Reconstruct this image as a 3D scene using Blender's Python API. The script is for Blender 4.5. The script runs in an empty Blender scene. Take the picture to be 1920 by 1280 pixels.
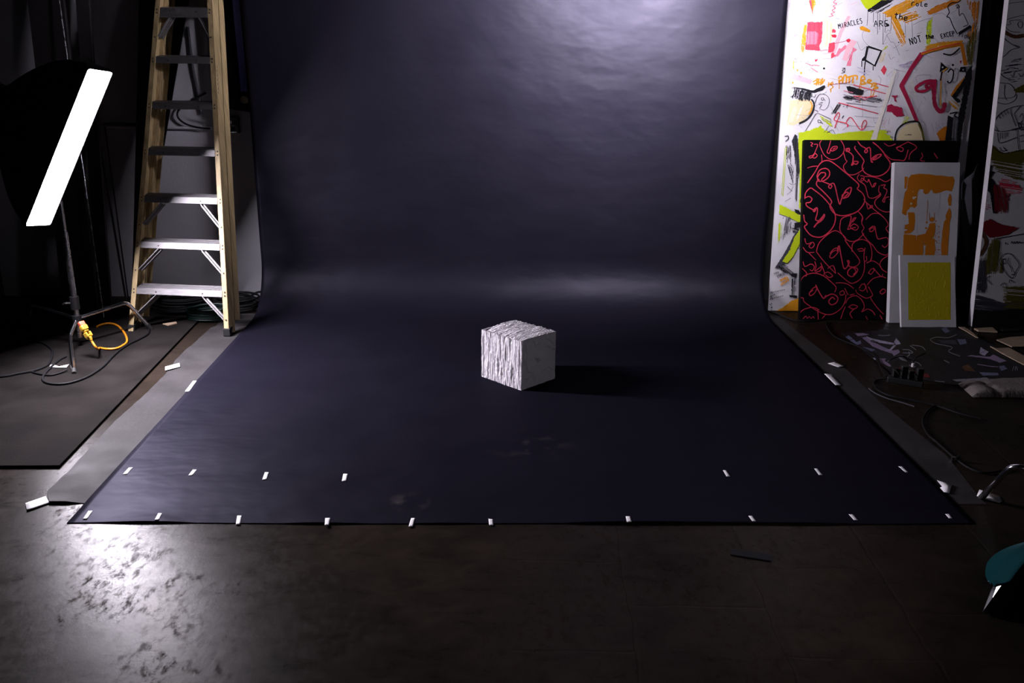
import bpy, bmesh, math, random
from mathutils import Vector, Matrix, noise
random.seed(7)
S = bpy.context.scene
COL = S.collection

# ------------------------------------------------------------------ camera
FPX, PITCH, YAW, ROLL, EYE = 1706.9, 0.30894, 0.01603, 0.00822, 1.78
def axes():
    cp, sp, cy, sy, cr, sr = (math.cos(PITCH), math.sin(PITCH), math.cos(YAW), math.sin(YAW), math.cos(ROLL), math.sin(ROLL))
    fwd = Vector((sy*cp, cy*cp, -sp)); right = Vector((cy, -sy, 0)); up = right.cross(fwd)
    return right*cr + up*sr, up*cr - right*sr, fwd
AX, AY, AZ = axes()
O = Vector((0, 0, EYE))
cam_data = bpy.data.cameras.new('camera'); cam = bpy.data.objects.new('camera', cam_data); COL.objects.link(cam)
m = Matrix.Identity(4)
for i in range(3):
    m[i][0], m[i][1], m[i][2], m[i][3] = AX[i], AY[i], -AZ[i], O[i]
cam.matrix_world = m
cam_data.sensor_width = 36; cam_data.lens = FPX/1920*36; cam_data.clip_start = 0.05; cam_data.clip_end = 60
S.camera = cam
S.view_settings.view_transform = 'Standard'; S.view_settings.look = 'None'
S.view_settings.gamma = 1; S.view_settings.exposure = 0; S.view_settings.use_curve_mapping = False

def ray(px, py): return ((px-960)/FPX)*AX - ((py-640)/FPX)*AY + AZ
def fl(px, py, z=0.0):                       # measured point at height z
    d = ray(px, py); return O + d*((z-EYE)/d.z)
def at_y(px, py, Y):                         # measured point on the upright plane at distance Y
    d = ray(px, py); return O + d*(Y/d.y)
def at_depth(px, py, zc): return O + ray(px, py)*zc
def on_plane(px, py, p0, n):
    d = ray(px, py); return O + d*((p0-O).dot(n)/d.dot(n))

# ------------------------------------------------------------------ materials
def lin(r, g, b):
    f = lambda c: c/12.92 if c <= .04045 else ((c+.055)/1.055)**2.4
    return (f(r/255), f(g/255), f(b/255))
def mat(name, col, rough=.6, metal=0., spec=.5, bump=0., bscale=40., var=0., vscale=8., stretch=None, rvar=0., sheen=0.):
    M = bpy.data.materials.new(name); M.use_nodes = True
    nt = M.node_tree; b = nt.nodes['Principled BSDF']
    b.inputs['Base Color'].default_value = (*col, 1); b.inputs['Roughness'].default_value = rough
    b.inputs['Metallic'].default_value = metal; b.inputs['Specular IOR Level'].default_value = spec
    if sheen: b.inputs['Sheen Weight'].default_value = sheen
    if bump or var or rvar:
        tc = nt.nodes.new('ShaderNodeTexCoord'); mp = nt.nodes.new('ShaderNodeMapping')
        if stretch: mp.inputs['Scale'].default_value = stretch
        nt.links.new(tc.outputs['Object'], mp.inputs['Vector'])
    if bump:
        n = nt.nodes.new('ShaderNodeTexNoise'); n.inputs['Scale'].default_value = bscale; n.inputs['Detail'].default_value = 6
        nt.links.new(mp.outputs['Vector'], n.inputs['Vector'])
        bp = nt.nodes.new('ShaderNodeBump'); bp.inputs['Strength'].default_value = bump; bp.inputs['Distance'].default_value = .01
        nt.links.new(n.outputs['Fac'], bp.inputs['Height']); nt.links.new(bp.outputs['Normal'], b.inputs['Normal'])
    if var or rvar:
        n2 = nt.nodes.new('ShaderNodeTexNoise'); n2.inputs['Scale'].default_value = vscale; n2.inputs['Detail'].default_value = 8
        nt.links.new(mp.outputs['Vector'], n2.inputs['Vector'])
    if var:
        mx = nt.nodes.new('ShaderNodeMix'); mx.data_type = 'RGBA'
        mx.inputs[6].default_value = (*[c*(1-var) for c in col], 1); mx.inputs[7].default_value = (*[min(1, c*(1+var)) for c in col], 1)
        r = nt.nodes.new('ShaderNodeMapRange'); r.inputs['From Min'].default_value = .3; r.inputs['From Max'].default_value = .7
        nt.links.new(n2.outputs['Fac'], r.inputs['Value']); nt.links.new(r.outputs['Result'], mx.inputs[0])
        nt.links.new(mx.outputs[2], b.inputs['Base Color'])
    if rvar:
        r = nt.nodes.new('ShaderNodeMapRange'); r.inputs['From Min'].default_value = .3; r.inputs['From Max'].default_value = .7
        r.inputs['To Min'].default_value = max(.05, rough-rvar); r.inputs['To Max'].default_value = min(1, rough+rvar)
        nt.links.new(n2.outputs['Fac'], r.inputs['Value']); nt.links.new(r.outputs['Result'], b.inputs['Roughness'])
    return M
def emit(name, col, strength):
    M = bpy.data.materials.new(name); M.use_nodes = True; nt = M.node_tree; nt.nodes.clear()
    e = nt.nodes.new('ShaderNodeEmission'); e.inputs['Color'].default_value = (*col, 1); e.inputs['Strength'].default_value = strength
    o = nt.nodes.new('ShaderNodeOutputMaterial'); nt.links.new(e.outputs[0], o.inputs['Surface']); return M

def concrete_mat():
    M = bpy.data.materials.new('worn_concrete'); M.use_nodes = True; nt = M.node_tree; L = nt.links; N = nt.nodes.new
    b = nt.nodes['Principled BSDF']
    tc = N('ShaderNodeTexCoord')
    def ns(scale, detail, rough=.6, st=None, dist=0.):
        n = N('ShaderNodeTexNoise'); n.inputs['Scale'].default_value = scale; n.inputs['Detail'].default_value = detail
        n.inputs['Roughness'].default_value = rough; n.inputs['Distortion'].default_value = dist
        if st:
            mp = N('ShaderNodeMapping'); mp.inputs['Scale'].default_value = st; mp.inputs['Rotation'].default_value = (0, 0, .9)
            L.new(tc.outputs['Object'], mp.inputs['Vector']); L.new(mp.outputs['Vector'], n.inputs['Vector'])
        else: L.new(tc.outputs['Object'], n.inputs['Vector'])
        return n.outputs['Fac']
    def rng(s, a, c, lo, hi):
        r = N('ShaderNodeMapRange'); r.inputs['From Min'].default_value = a; r.inputs['From Max'].default_value = c
        r.inputs['To Min'].default_value = lo; r.inputs['To Max'].default_value = hi; L.new(s, r.inputs['Value']); return r.outputs['Result']
    def math_(op, a, c):
        n = N('ShaderNodeMath'); n.operation = op
        for i, v in enumerate((a, c)):
            if isinstance(v, (int, float)): n.inputs[i].default_value = v
            else: L.new(v, n.inputs[i])
        return n.outputs[0]
    big = ns(1.3, 8, .65); mid = ns(6, 10, .7, (1, 2.2, 1), .6); fine = ns(55, 6, .7); dirt = ns(19, 15, .74, (1.5, .8, 1), .15)
    cr = N('ShaderNodeValToRGB'); e = cr.color_ramp.elements
    e[0].position = .3; e[0].color = (.0036, .0028, .0022, 1); e[1].position = .72; e[1].color = (.027, .0195, .0148, 1)
    L.new(math_('ADD', math_('MULTIPLY', big, .55), math_('MULTIPLY', mid, .45)), cr.inputs['Fac'])
    L.new(cr.outputs['Color'], b.inputs['Base Color'])
    d = math_('MULTIPLY', rng(dirt, .49, .63, 0, 1), rng(ns(3.1, 8, .75), .40, .60, .15, 1))
    rough = math_('ADD', rng(mid, .3, .7, .25, .34), math_('MULTIPLY', d, .25)); L.new(rough, b.inputs['Roughness'])
    L.new(rng(d, 0, 1, .034, .003), b.inputs['Specular IOR Level'])
    # slab joints: two families of shallow lines
    bp = N('ShaderNodeBump'); bp.inputs['Strength'].default_value = .35; bp.inputs['Distance'].default_value = .006
    br = N('ShaderNodeTexBrick'); br.inputs['Scale'].default_value = 1; br.inputs['Mortar Size'].default_value = .006
    br.inputs['Brick Width'].default_value = .52; br.inputs['Row Height'].default_value = .46; br.inputs['Mortar Smooth'].default_value = .3
    mp = N('ShaderNodeMapping'); mp.inputs['Location'].default_value = (.1, .12, 0); mp.inputs['Rotation'].default_value = (0, 0, 1.62)
    wv = N('ShaderNodeTexNoise'); wv.inputs['Scale'].default_value = 5; L.new(tc.outputs['Object'], wv.inputs['Vector'])
    va = N('ShaderNodeVectorMath'); va.operation = 'SCALE'; va.inputs['Scale'].default_value = .05; L.new(wv.outputs['Color'], va.inputs[0])
    vb = N('ShaderNodeVectorMath'); vb.operation = 'ADD'; L.new(tc.outputs['Object'], vb.inputs[0]); L.new(va.outputs[0], vb.inputs[1])
    L.new(vb.outputs[0], mp.inputs['Vector']); L.new(mp.outputs['Vector'], br.inputs['Vector'])
    sx = N('ShaderNodeSeparateXYZ'); L.new(tc.outputs['Object'], sx.inputs[0])
    mask = rng(sx.outputs['X'], .0, .35, 0, 1)
    h = math_('SUBTRACT', math_('ADD', math_('MULTIPLY', fine, .12), math_('MULTIPLY', dirt, .22)), math_('MULTIPLY', math_('MULTIPLY', br.outputs['Fac'], mask), .7))
    L.new(h, bp.inputs['Height']); L.new(bp.outputs['Normal'], b.inputs['Normal'])
    return M

def paper_mat(name, col, rough, spec):
    M = bpy.data.materials.new(name); M.use_nodes = True; nt = M.node_tree; L = nt.links; N = nt.nodes.new
    nt.nodes.remove(nt.nodes['Principled BSDF']); out = nt.nodes['Material Output']
    df = N('ShaderNodeBsdfDiffuse'); df.inputs['Color'].default_value = (*col, 1)
    b = N('ShaderNodeBsdfGlossy'); b.inputs['Color'].default_value = (.82, .80, 1, 1); b.inputs['Roughness'].default_value = rough
    mxs = N('ShaderNodeMixShader'); mxs.inputs[0].default_value = spec; L.new(df.outputs[0], mxs.inputs[1]); L.new(b.outputs[0], mxs.inputs[2]); L.new(mxs.outputs[0], out.inputs['Surface'])
    tc = N('ShaderNodeTexCoord')
    def ns(sc, st, det):
        mp = N('ShaderNodeMapping'); mp.inputs['Scale'].default_value = st; L.new(tc.outputs['Object'], mp.inputs['Vector'])
        n = N('ShaderNodeTexNoise'); n.inputs['Scale'].default_value = sc; n.inputs['Detail'].default_value = det; L.new(mp.outputs['Vector'], n.inputs['Vector']); return n.outputs['Fac']
    a = ns(3.6, (.7, 1.2, 1.3), 3); c = ns(220, (1, 1, 1), 2)
    b1 = N('ShaderNodeBump'); b1.inputs['Strength'].default_value = .42; b1.inputs['Distance'].default_value = .03; L.new(a, b1.inputs['Height'])
    b2 = N('ShaderNodeBump'); b2.inputs['Strength'].default_value = .12; b2.inputs['Distance'].default_value = .002; L.new(c, b2.inputs['Height'])
    L.new(b1.outputs['Normal'], b2.inputs['Normal']); L.new(b2.outputs['Normal'], b.inputs['Normal']); L.new(b2.outputs['Normal'], df.inputs['Normal'])
    # pale dusty scuffs at two places on the floor part
    prev = None
    for (cx, cy, rad, amt) in ((-.37, 3.38, .10, .9), (.16, 3.95, .22, .45)):
        vd = N('ShaderNodeVectorMath'); vd.operation = 'DISTANCE'; vd.inputs[1].default_value = (cx, cy, 0); L.new(tc.outputs['Object'], vd.inputs[0])
        mr = N('ShaderNodeMapRange'); mr.inputs['From Min'].default_value = rad; mr.inputs['From Max'].default_value = rad*.3; mr.inputs['To Max'].default_value = amt; L.new(vd.outputs['Value'], mr.inputs['Value'])
        nn = N('ShaderNodeMapRange'); nn.inputs['From Min'].default_value = .5; nn.inputs['From Max'].default_value = .7; L.new(ns(9, (1, 1, 1), 8), nn.inputs['Value'])
        mu = N('ShaderNodeMath'); mu.operation = 'MULTIPLY'; L.new(mr.outputs[0], mu.inputs[0]); L.new(nn.outputs[0], mu.inputs[1])
        mc = N('ShaderNodeMix'); mc.data_type = 'RGBA'; L.new(mu.outputs[0], mc.inputs[0]); mc.inputs[7].default_value = (.05, .042, .043, 1)
        if prev is None: mc.inputs[6].default_value = (*col, 1)
        else: L.new(prev, mc.inputs[6])
        prev = mc.outputs[2]
    L.new(prev, df.inputs['Color'])
    r = N('ShaderNodeMapRange'); r.inputs['From Min'].default_value = .3; r.inputs['From Max'].default_value = .7
    r.inputs['To Min'].default_value = rough-.04; r.inputs['To Max'].default_value = rough+.05
    L.new(ns(3, (1, 1, 1), 6), r.inputs['Value']); L.new(r.outputs['Result'], b.inputs['Roughness'])
    return M

MT = {}
MT['concrete'] = concrete_mat()
MT['wall'] = mat('painted_wall', (.34, .33, .36), .6, bump=.15, bscale=60, var=.08, vscale=2)
MT['wall_dark'] = mat('dark_wall', (.03, .03, .045), .7, bump=.2, bscale=30)
MT['navy'] = paper_mat('navy_paper', (.0056, .0050, .0092), .47, .0098)
MT['grey_paper'] = mat('old_grey_paper', (.035, .0325, .0335), .65, spec=.05, bump=.5, bscale=9, var=.25, vscale=5, rvar=.1)
MT['rubber'] = mat('rubber_mat', (.012, .0105, .010), .8, spec=.01, bump=.35, bscale=120, var=.4, vscale=4, rvar=.1)
MT['tape'] = mat('white_tape', (.78, .76, .78), .6)
MT['plaster'] = mat('white_plaster', (.74, .71, .75), .75, spec=.2, bump=.18, bscale=120, var=.06, vscale=30)
MT['alu'] = mat('brushed_aluminium', (.26, .25, .26), .45, .75, bump=.1, bscale=80, var=.15, vscale=12, stretch=(1, 8, 8), rvar=.1)
MT['fibre'] = mat('yellowed_fibreglass', (.40, .30, .155), .5, bump=.15, bscale=30, var=.3, vscale=6, stretch=(8, 8, .6))
MT['steel'] = mat('dull_steel', (.42, .42, .44), .28, 1., rvar=.08, vscale=20)
MT['chrome'] = mat('chrome', (.75, .75, .78), .14, 1.)
MT['black_fabric'] = mat('black_nylon', (.006, .006, .008), .8, spec=.2, bump=.3, bscale=200)
MT['black'] = mat('black_plastic', (.006, .006, .007), .45)
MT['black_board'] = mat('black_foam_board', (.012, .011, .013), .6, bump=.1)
MT['cable'] = mat('black_cable', (.006, .006, .007), .6, spec=.12)
MT['cable_green'] = mat('dark_green_cable', (.005, .016, .014), .45, spec=.25)
MT['orange_cord'] = mat('orange_cord', (.55, .19, .008), .45)
MT['yellow_plug'] = mat('yellow_plug', (.62, .36, .03), .45)
MT['red_plug'] = mat('red_plug', (.85, .13, .07), .45)
MT['white_plastic'] = mat('white_plastic', (.7, .7, .7), .4)
MT['rivet'] = mat('dark_rivet', (.10, .09, .09), .4, .7)
MT['rubber_foot'] = mat('black_rubber', (.008, .008, .008), .7)
MT['cardboard'] = mat('cardboard', (.30, .22, .15), .8, var=.2, vscale=10)
MT['blanket'] = mat('grey_quilted_cloth', (.16, .14, .135), .9, spec=.1, bump=.4, bscale=60)
MT['grey_cloth'] = mat('grey_cloth', (.05, .05, .058), .9, spec=.1, bump=.3, bscale=80)
MT['teal'] = mat('teal_fabric', (.0, .024, .029), .85, spec=.05, bump=.2, bscale=150)
MT['blue'] = mat('blue_webbing', (.01, .02, .16), .7, bump=.3, bscale=120)
MT['board_wood'] = mat('dark_stained_board', (.022, .018, .020), .6, bump=.2)
MT['canvas'] = mat('white_canvas', (.54, .53, .565), .7, spec=.2, bump=.15, bscale=400, var=.09, vscale=5)
MT['canvas_black'] = mat('black_canvas', (.0025, .0025, .004), .6, spec=.05, bump=.2, bscale=400)
P = {}
def paint(n, r, g, b, rough=.55): P[n] = mat('paint_'+n, (r*.74, g*.74, b*.74), rough, spec=.3, bump=.15, bscale=150)
paint('black', .008, .008, .012); paint('lime', .58, .72, .01); paint('orange', .85, .36, .015); paint('deep_orange', .72, .23, .008)
paint('red', .78, .025, .06); paint('crimson', .42, .012, .06); paint('pink', .85, .22, .32); paint('pale_pink', .85, .48, .55); paint('coral', .86, .06, .11)
paint('cream', .80, .68, .42); paint('ivory', .80, .77, .70); paint('white', .80, .79, .84); paint('pencil', .22, .22, .26); paint('charcoal', .05, .05, .07)
paint('yellow', .62, .52, .01); paint('neon', .78, .045, .10); paint('olive', .12, .11, .01); paint('purple', .34, .26, .42); paint('lilac', .55, .5, .68)
paint('steelblue', .16, .18, .30); paint('brown', .12, .05, .02); paint('dusty', .30, .29, .34); paint('dark_red', .22, .01, .02)

# ------------------------------------------------------------------ mesh helpers
def tag(o, label=None, cat=None, group=None, kind=None):
    if label: o['label'] = label
    if cat: o['category'] = cat
    if group: o['group'] = group
    if kind: o['kind'] = kind
    return o
def empty(name, loc, label, cat, group=None):
    o = bpy.data.objects.new(name, None); o.empty_display_size = .1; COL.objects.link(o); o.location = loc
    return tag(o, label, cat, group)
def obj(name, bm, mats, parent=None, smooth=True, bevel=0.):
    me = bpy.data.meshes.new(name); bmesh.ops.recalc_face_normals(bm, faces=bm.faces[:]); bm.to_mesh(me); bm.free()
    for mm in (mats if isinstance(mats, (list, tuple)) else [mats]): me.materials.append(mm)
    o = bpy.data.objects.new(name, me); COL.objects.link(o)
    if parent is not None:
        o.parent = parent; o.matrix_parent_inverse = Matrix.Translation(-parent.location)
    if bevel:
        md = o.modifiers.new('bevel', 'BEVEL'); md.width = bevel; md.segments = 2; md.limit_method = 'ANGLE'; md.angle_limit = .6
    if smooth:
        for p in me.polygons: p.use_smooth = True
        try: me.set_sharp_from_angle(angle=.7)
        except Exception: pass
    return o
def BM(): return bmesh.new()
def hexa(bm, p, mi=0):                        # p: 8 corners, bottom 4 then top 4
    v = [bm.verts.new(q) for q in p]
    for f in ((0, 3, 2, 1), (4, 5, 6, 7), (0, 1, 5, 4), (1, 2, 6, 5), (2, 3, 7, 6), (3, 0, 4, 7)):
        bm.faces.new([v[i] for i in f]).material_index = mi
def box(bm, c, s, R=None, mi=0):
    c = Vector(c); h = Vector(s)/2; R = R or Matrix.Identity(3)
    hexa(bm, [c + R@Vector((sx*h.x, sy*h.y, sz*h.z)) for sz in (-1, 1) for sx, sy in ((-1, -1), (1, -1), (1, 1), (-1, 1))], mi)
def frame_of(d, ref=Vector((0, 0, 1))):
    d = d.normalized(); a = d.cross(ref)
    if a.length < 1e-3: a = d.cross(Vector((1, 0, 0)))
    a.normalize(); return a, a.cross(d).normalized()
def bar(bm, a, b, w, h, ref=Vector((0, 0, 1)), mi=0):       # rectangular bar from a to b; w along a-axis, h along the other
    a, b = Vector(a), Vector(b); u, v = frame_of(b-a, ref)
    hexa(bm, [q + u*sx*w/2 + v*sy*h/2 for q in (a, b) for sx, sy in ((-1, -1), (1, -1), (1, 1), (-1, 1))], mi)
def catmull(pts, k=6, closed=False):
    pts = [Vector(p) for p in pts]; n = len(pts)
    if n < 3: return pts
    out = []
    for i in range(n if closed else n-1):
        p0 = pts[(i-1) % n] if (closed or i > 0) else pts[0]; p1 = pts[i]; p2 = pts[(i+1) % n]
        p3 = pts[(i+2) % n] if (closed or i+2 < n) else pts[-1]
        for j in range(k):
            t = j/k; out.append(.5*((2*p1) + (p2-p0)*t + (2*p0-5*p1+4*p2-p3)*t*t + (3*p1-p0-3*p2+p3)*t**3))
    if not closed: out.append(pts[-1])
    return out
def tube(bm, pts, r, seg=10, mi=0, caps=True):
    pts = [Vector(p) for p in pts]; rings = []; u = None
    rr = r if isinstance(r, (list, tuple)) else [r]*len(pts)
    for i, p in enumerate(pts):
        d = (pts[min(i+1, len(pts)-1)] - pts[max(i-1, 0)])
        d = d.normalized() if d.length > 1e-9 else Vector((0, 0, 1))
        if u is None: u, _ = frame_of(d)
        u = (u - d*u.dot(d)); u = u.normalized() if u.length > 1e-6 else frame_of(d)[0]
        v = d.cross(u); rings.append([bm.verts.new(p + (u*math.cos(t) + v*math.sin(t))*rr[i]) for t in [2*math.pi*k/seg for k in range(seg)]])
    for a, b in zip(rings, rings[1:]):
        for k in range(seg): bm.faces.new((a[k], a[(k+1) % seg], b[(k+1) % seg], b[k])).material_index = mi
    if caps:
        bm.faces.new(rings[0][::-1]).material_index = mi; bm.faces.new(rings[-1]).material_index = mi
def sheet(bm, pts, t, mi=0):                  # thin polygon prism; pts in order, thickness upward
    lo = [bm.verts.new(p) for p in pts]; hi = [bm.verts.new(Vector(p)+Vector((0, 0, t))) for p in pts]; n = len(pts)
    bm.faces.new(lo[::-1]).material_index = mi; bm.faces.new(hi).material_index = mi
    for i in range(n): bm.faces.new((lo[i], lo[(i+1) % n], hi[(i+1) % n], hi[i])).material_index = mi

# ------------------------------------------------------------------ setting
bm = BM(); box(bm, (.3, 4, -.05), (10.4, 10, .1)); fo = obj('floor', bm, MT['concrete'], smooth=False); tag(fo, 'dark stained concrete floor', kind='structure')
WY = 6.66
bm = BM(); box(bm, (.6, WY+.05, 1.9), (8.8, .1, 3.8)); tag(obj('wall_back', bm, MT['wall'], smooth=False), 'pale grey painted back wall', kind='structure')
bm = BM(); box(bm, (-3.75, 4.3, 1.9), (.1, 4.9, 3.8)); tag(obj('wall_left', bm, MT['wall_dark'], smooth=False), 'dark left wall', kind='structure')
wd = bpy.data.worlds.new('world'); S.world = wd; wd.use_nodes = True
wd.node_tree.nodes['Background'].inputs[0].default_value = (.5, .5, .65, 1); wd.node_tree.nodes['Background'].inputs[1].default_value = .0004

# ------------------------------------------------------------------ seamless paper
XL, XR, Y0, YW, RC = -1.690, 1.905, 3.205, 6.385, .36
def paper_front(x): return Y0 + .012*noise.noise(Vector((x*1.1, 3, 0))) - .03*((x-.1)/1.8)**2*0
def paper_z(x, y):
    t = max(0, 1-(y-Y0)/.22); lift = max(0, .1+.9*noise.noise(Vector((x*2.6+4, .3, 0))))
    return .0052 - .0035*min(1, t*2) + t*t*(.014*lift) + .0012*noise.noise(Vector((x*1.3, y*2.2, 1)))*(1-t)
def prof():
    out = []; n = 70; yend = YW-RC
    for i in range(n+1): out.append(('f', Y0 + (yend-Y0)*(i/n)**1.35))
    for i in range(1, 17): out.append(('a', i/16*math.pi/2))
    for i in range(1, 26): out.append(('w', RC + .008 + (2.86-RC)*i/25))
    return out
bm = BM(); NX = 120; rows = []
for kind, v in prof():
    row = []
    for i in range(NX+1):
        x = XL + (XR-XL)*i/NX
        if kind == 'f':
            y = v + (paper_front(x)-Y0)*max(0, 1-(v-Y0)/.3); p = (x, y, paper_z(x, v))
        elif kind == 'a':
            p = (x, YW-RC+RC*math.sin(v) - .006*noise.noise(Vector((x, v, 2))), .0085+RC-RC*math.cos(v))
        else:
            p = (x, YW + .007*noise.noise(Vector((x*1.4, v*1.1, 5))) + .003*noise.noise(Vector((x*3, v*.5, 7))), v)
        row.append(bm.verts.new(p))
    rows.append(row)
for a, b in zip(rows, rows[1:]):
    for i in range(NX): bm.faces.new((a[i], a[i+1], b[i+1], b[i]))
bd = empty('paper_backdrop', (0.1, 5, 0), 'wide seamless navy paper backdrop sweeping down the wall and across the floor', 'backdrop')
po = obj('paper_sheet', bm, MT['navy'], bd)
sd = po.modifiers.new('thick', 'SOLIDIFY'); sd.thickness = .0006
bm = BM(); tube(bm, [(XL-.12, YW+.065, 2.9), (XR+.12, YW+.065, 2.9)], .06, 20); obj('paper_roll', bm, MT['navy'], bd)
# two wall brackets carry the roll
bm = BM()
for x in (XL-.08, XR+.08): bar(bm, (x, WY-.002, 2.84), (x, YW+.03, 2.84), .03, .02)
obj('wall_bracket', bm, MT['steel'], bd, smooth=False)

# old paper sheet under it, rubber mat
bm = BM()
lp = [(397, 613), (370, 638), (331, 673), (309, 703), (279, 733), (247, 763), (217, 788), (178, 830), (133, 880), (104, 907), (88, 922), (93, 945), (148, 946)]
rp = [(1788, 937), (1838, 934), (1776, 855), (1702, 796), (1654, 757), (1590, 695), (1465, 598)]
L_ = [fl(*p) for p in lp]; R_ = [fl(*p) for p in rp]
def interp(poly, y):
    for a, b in zip(poly, poly[1:]):
        if min(a.y, b.y) <= y <= max(a.y, b.y) and abs(b.y-a.y) > 1e-6: return a.x + (b.x-a.x)*(y-a.y)/(b.y-a.y)
    return poly[0].x if abs(y-poly[0].y) < abs(y-poly[-1].y) else poly[-1].x
rows = []; ya, yb = L_[-2].y+.005, 6.2; n = 90
Ls = sorted(L_[:-1], key=lambda p: p.y); Rs = sorted(R_[1:], key=lambda p: p.y)
for j in range(n+1):
    y = ya + (yb-ya)*j/n; a = interp(Ls, y) if y < Ls[-1].y else Ls[-1].x+.02; c = interp(Rs, y) if y < Rs[-1].y else Rs[-1].x
    row = []
    for i in range(61):
        s = i/60; x = a + (c-a)*s
        wr = max(0, 1-(x-a)/.16); fr = max(0, 1-(y-ya)/.16)
        z = .0012 + (.008*abs(noise.noise(Vector((x*7, y*9, 3))))*(.1+wr)*min(1, max(0, (XL-x)/.06)) if x < XL else 0) + (.008*fr*fr*min(1, max(0, (XL-x)/.06)) if x < XL else 0)
        row.append(bm.verts.new((x, y, z)))
    rows.append(row)
for a, b in zip(rows, rows[1:]):
    for i in range(60): bm.faces.new((a[i], a[i+1], b[i+1], b[i]))
tag(obj('paper_sheet', bm, MT['grey_paper']), 'worn grey paper sheet with creased edge lying under the navy backdrop paper', 'paper')
bm = BM()
a, b = fl(112, 877), fl(366, 610); d = (b-a)/(b.y-a.y)
pts = [Vector((-3.6, a.y-.02, 0.001)), Vector((a.x, a.y, .001)), a + d*(6.3-a.y) + Vector((0, 0, .001)), Vector((-3.6, 6.3, .001))]
sheet(bm, pts, .012); tag(obj('rubber_mat', bm, MT['rubber'], smooth=False, bevel=.002), 'large dark rubber floor mat under the light stand on the left', 'mat')
MATZ = .013
# ------------------------------------------------------------------ tape
def tape(px, label, name='tape_strip', cat='tape', z=None, group=None):
    n = len(px); c = [fl(*p) for p in px]
    bm = BM(); top = []
    def zz(p):
        if z is not None: return z
        inside = XL-.01 < p.x < XR+.01 and p.y > Y0
        return (max(paper_z(p.x, p.y-.01), paper_z(p.x, p.y), paper_z(p.x, p.y+.01))+.0022) if inside else (paper_z(p.x, Y0)+.0022 if (XL < p.x < XR and p.y > Y0-.03) else .006)
    if n == 4:
        k = 5
        for j in range(k+1):
            l = c[0].lerp(c[3], j/k); r = c[1].lerp(c[2], j/k)
            top.append([Vector((q.x, q.y, zz(q))) for q in (l.lerp(r, i/3) for i in range(4))])
        vs = [[bm.verts.new(p) for p in row] for row in top]
        for a, b in zip(vs, vs[1:]):
            for i in range(3): bm.faces.new((a[i], a[i+1], b[i+1], b[i]))
    else:
        bm.faces.new([bm.verts.new((q.x, q.y, zz(q))) for q in c])
    o = obj(name, bm, MT['tape']); sm = o.modifiers.new('thick', 'SOLIDIFY'); sm.thickness = .0006; sm.offset = 1
    return tag(o, label, cat, group)
G1, G2 = 'tape marks in the far row on the navy paper', 'tape strips along the front edge of the navy paper'
r1 = [[(230, 892), (238, 892), (249, 879), (242, 879)], [(353, 894), (361, 894), (369, 883), (362, 883)], [(492, 902), (500, 902), (504, 888), (497, 888)],
      [(641, 905), (649, 905), (652, 891), (644, 891)], [(1362, 896), (1369, 896), (1361, 884), (1355, 884)], [(1535, 893), (1542, 893), (1532, 881), (1526, 881)], [(1697, 888), (1703, 888), (1691, 877), (1684, 877)]]
n1 = ['white tape mark in the far row, nearest the left edge of the navy paper', 'white tape mark in the far row, second from the left paper edge', 'white tape mark in the far row, third from the left paper edge',
      'white tape mark in the far row, last of the left four before the wide gap', 'white tape mark in the far row, first one right of the wide gap', 'dim tape mark in the far row, middle of the three on the right', 'dim tape mark in the far row, nearest the right paper edge']
for q, l in zip(r1, n1): tape(q, l, group=G1)
r2 = [[(155, 975), (163, 975), (174, 959), (166, 959)], [(290, 979), (298, 979), (304, 965), (297, 965)], [(442, 985), (450, 985), (453, 968), (445, 968)], [(609, 988), (617, 988), (619, 974), (610, 974)],
      [(766, 989), (774, 989), (778, 973), (771, 973)], [(917, 986), (925, 986), (924, 975), (916, 974)], [(1175, 984), (1184, 983), (1181, 972), (1173, 972)], [(1410, 981), (1417, 981), (1410, 970), (1403, 970)],
      [(1601, 977), (1608, 977), (1599, 966), (1591, 966)], [(1779, 973), (1786, 973), (1779, 965), (1772, 965)]]
nth = ['leftmost, at the front left corner', 'second from the left corner', 'third from the left corner', 'fourth from the left corner', 'fifth from the left corner', 'sixth from the left, near the middle', 'fourth from the right corner', 'third from the right corner', 'second from the right corner', 'dimmest one at the right corner']
for q, l in zip(r2, nth): tape(q, 'white tape strip on the navy paper front edge, '+l, group=G2)
tape([(347, 736), (355, 736), (369, 716), (362, 716)], 'long white tape strip along the left edge of the navy paper')
tape([(310, 697), (338, 690), (337, 683), (310, 690)], 'bright white tape piece on the grey paper beside the brown concrete strip', z=.009)
tape([(51, 959), (93, 944), (86, 932), (48, 945)], 'big white tape piece holding the near left corner of the grey paper', z=.005)
tape([(94, 693), (95, 689), (101, 688), (111, 692), (130, 688), (125, 694), (110, 694)], 'crumpled white paper scrap by the foot of the left light stand', 'paper_scrap', 'paper scrap', z=MATZ+.004)
tape([(1571, 690), (1584, 688), (1566, 680), (1552, 683)], 'white tape piece on bare floor beside the right edge of the navy paper', z=.006)
tape([(1566, 724), (1577, 724), (1558, 703), (1545, 703)], 'long white tape strip along the right edge of the navy paper')
tape([(1756, 903), (1784, 911), (1779, 927), (1769, 925), (1762, 917), (1766, 915)], 'torn white tape piece near the front right corner of the papers', z=.008)
tape([(1836, 919), (1858, 926), (1873, 931), (1879, 941), (1874, 944), (1852, 938), (1831, 931)], 'torn white tape piece beneath the right stand leg', z=.004)

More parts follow.
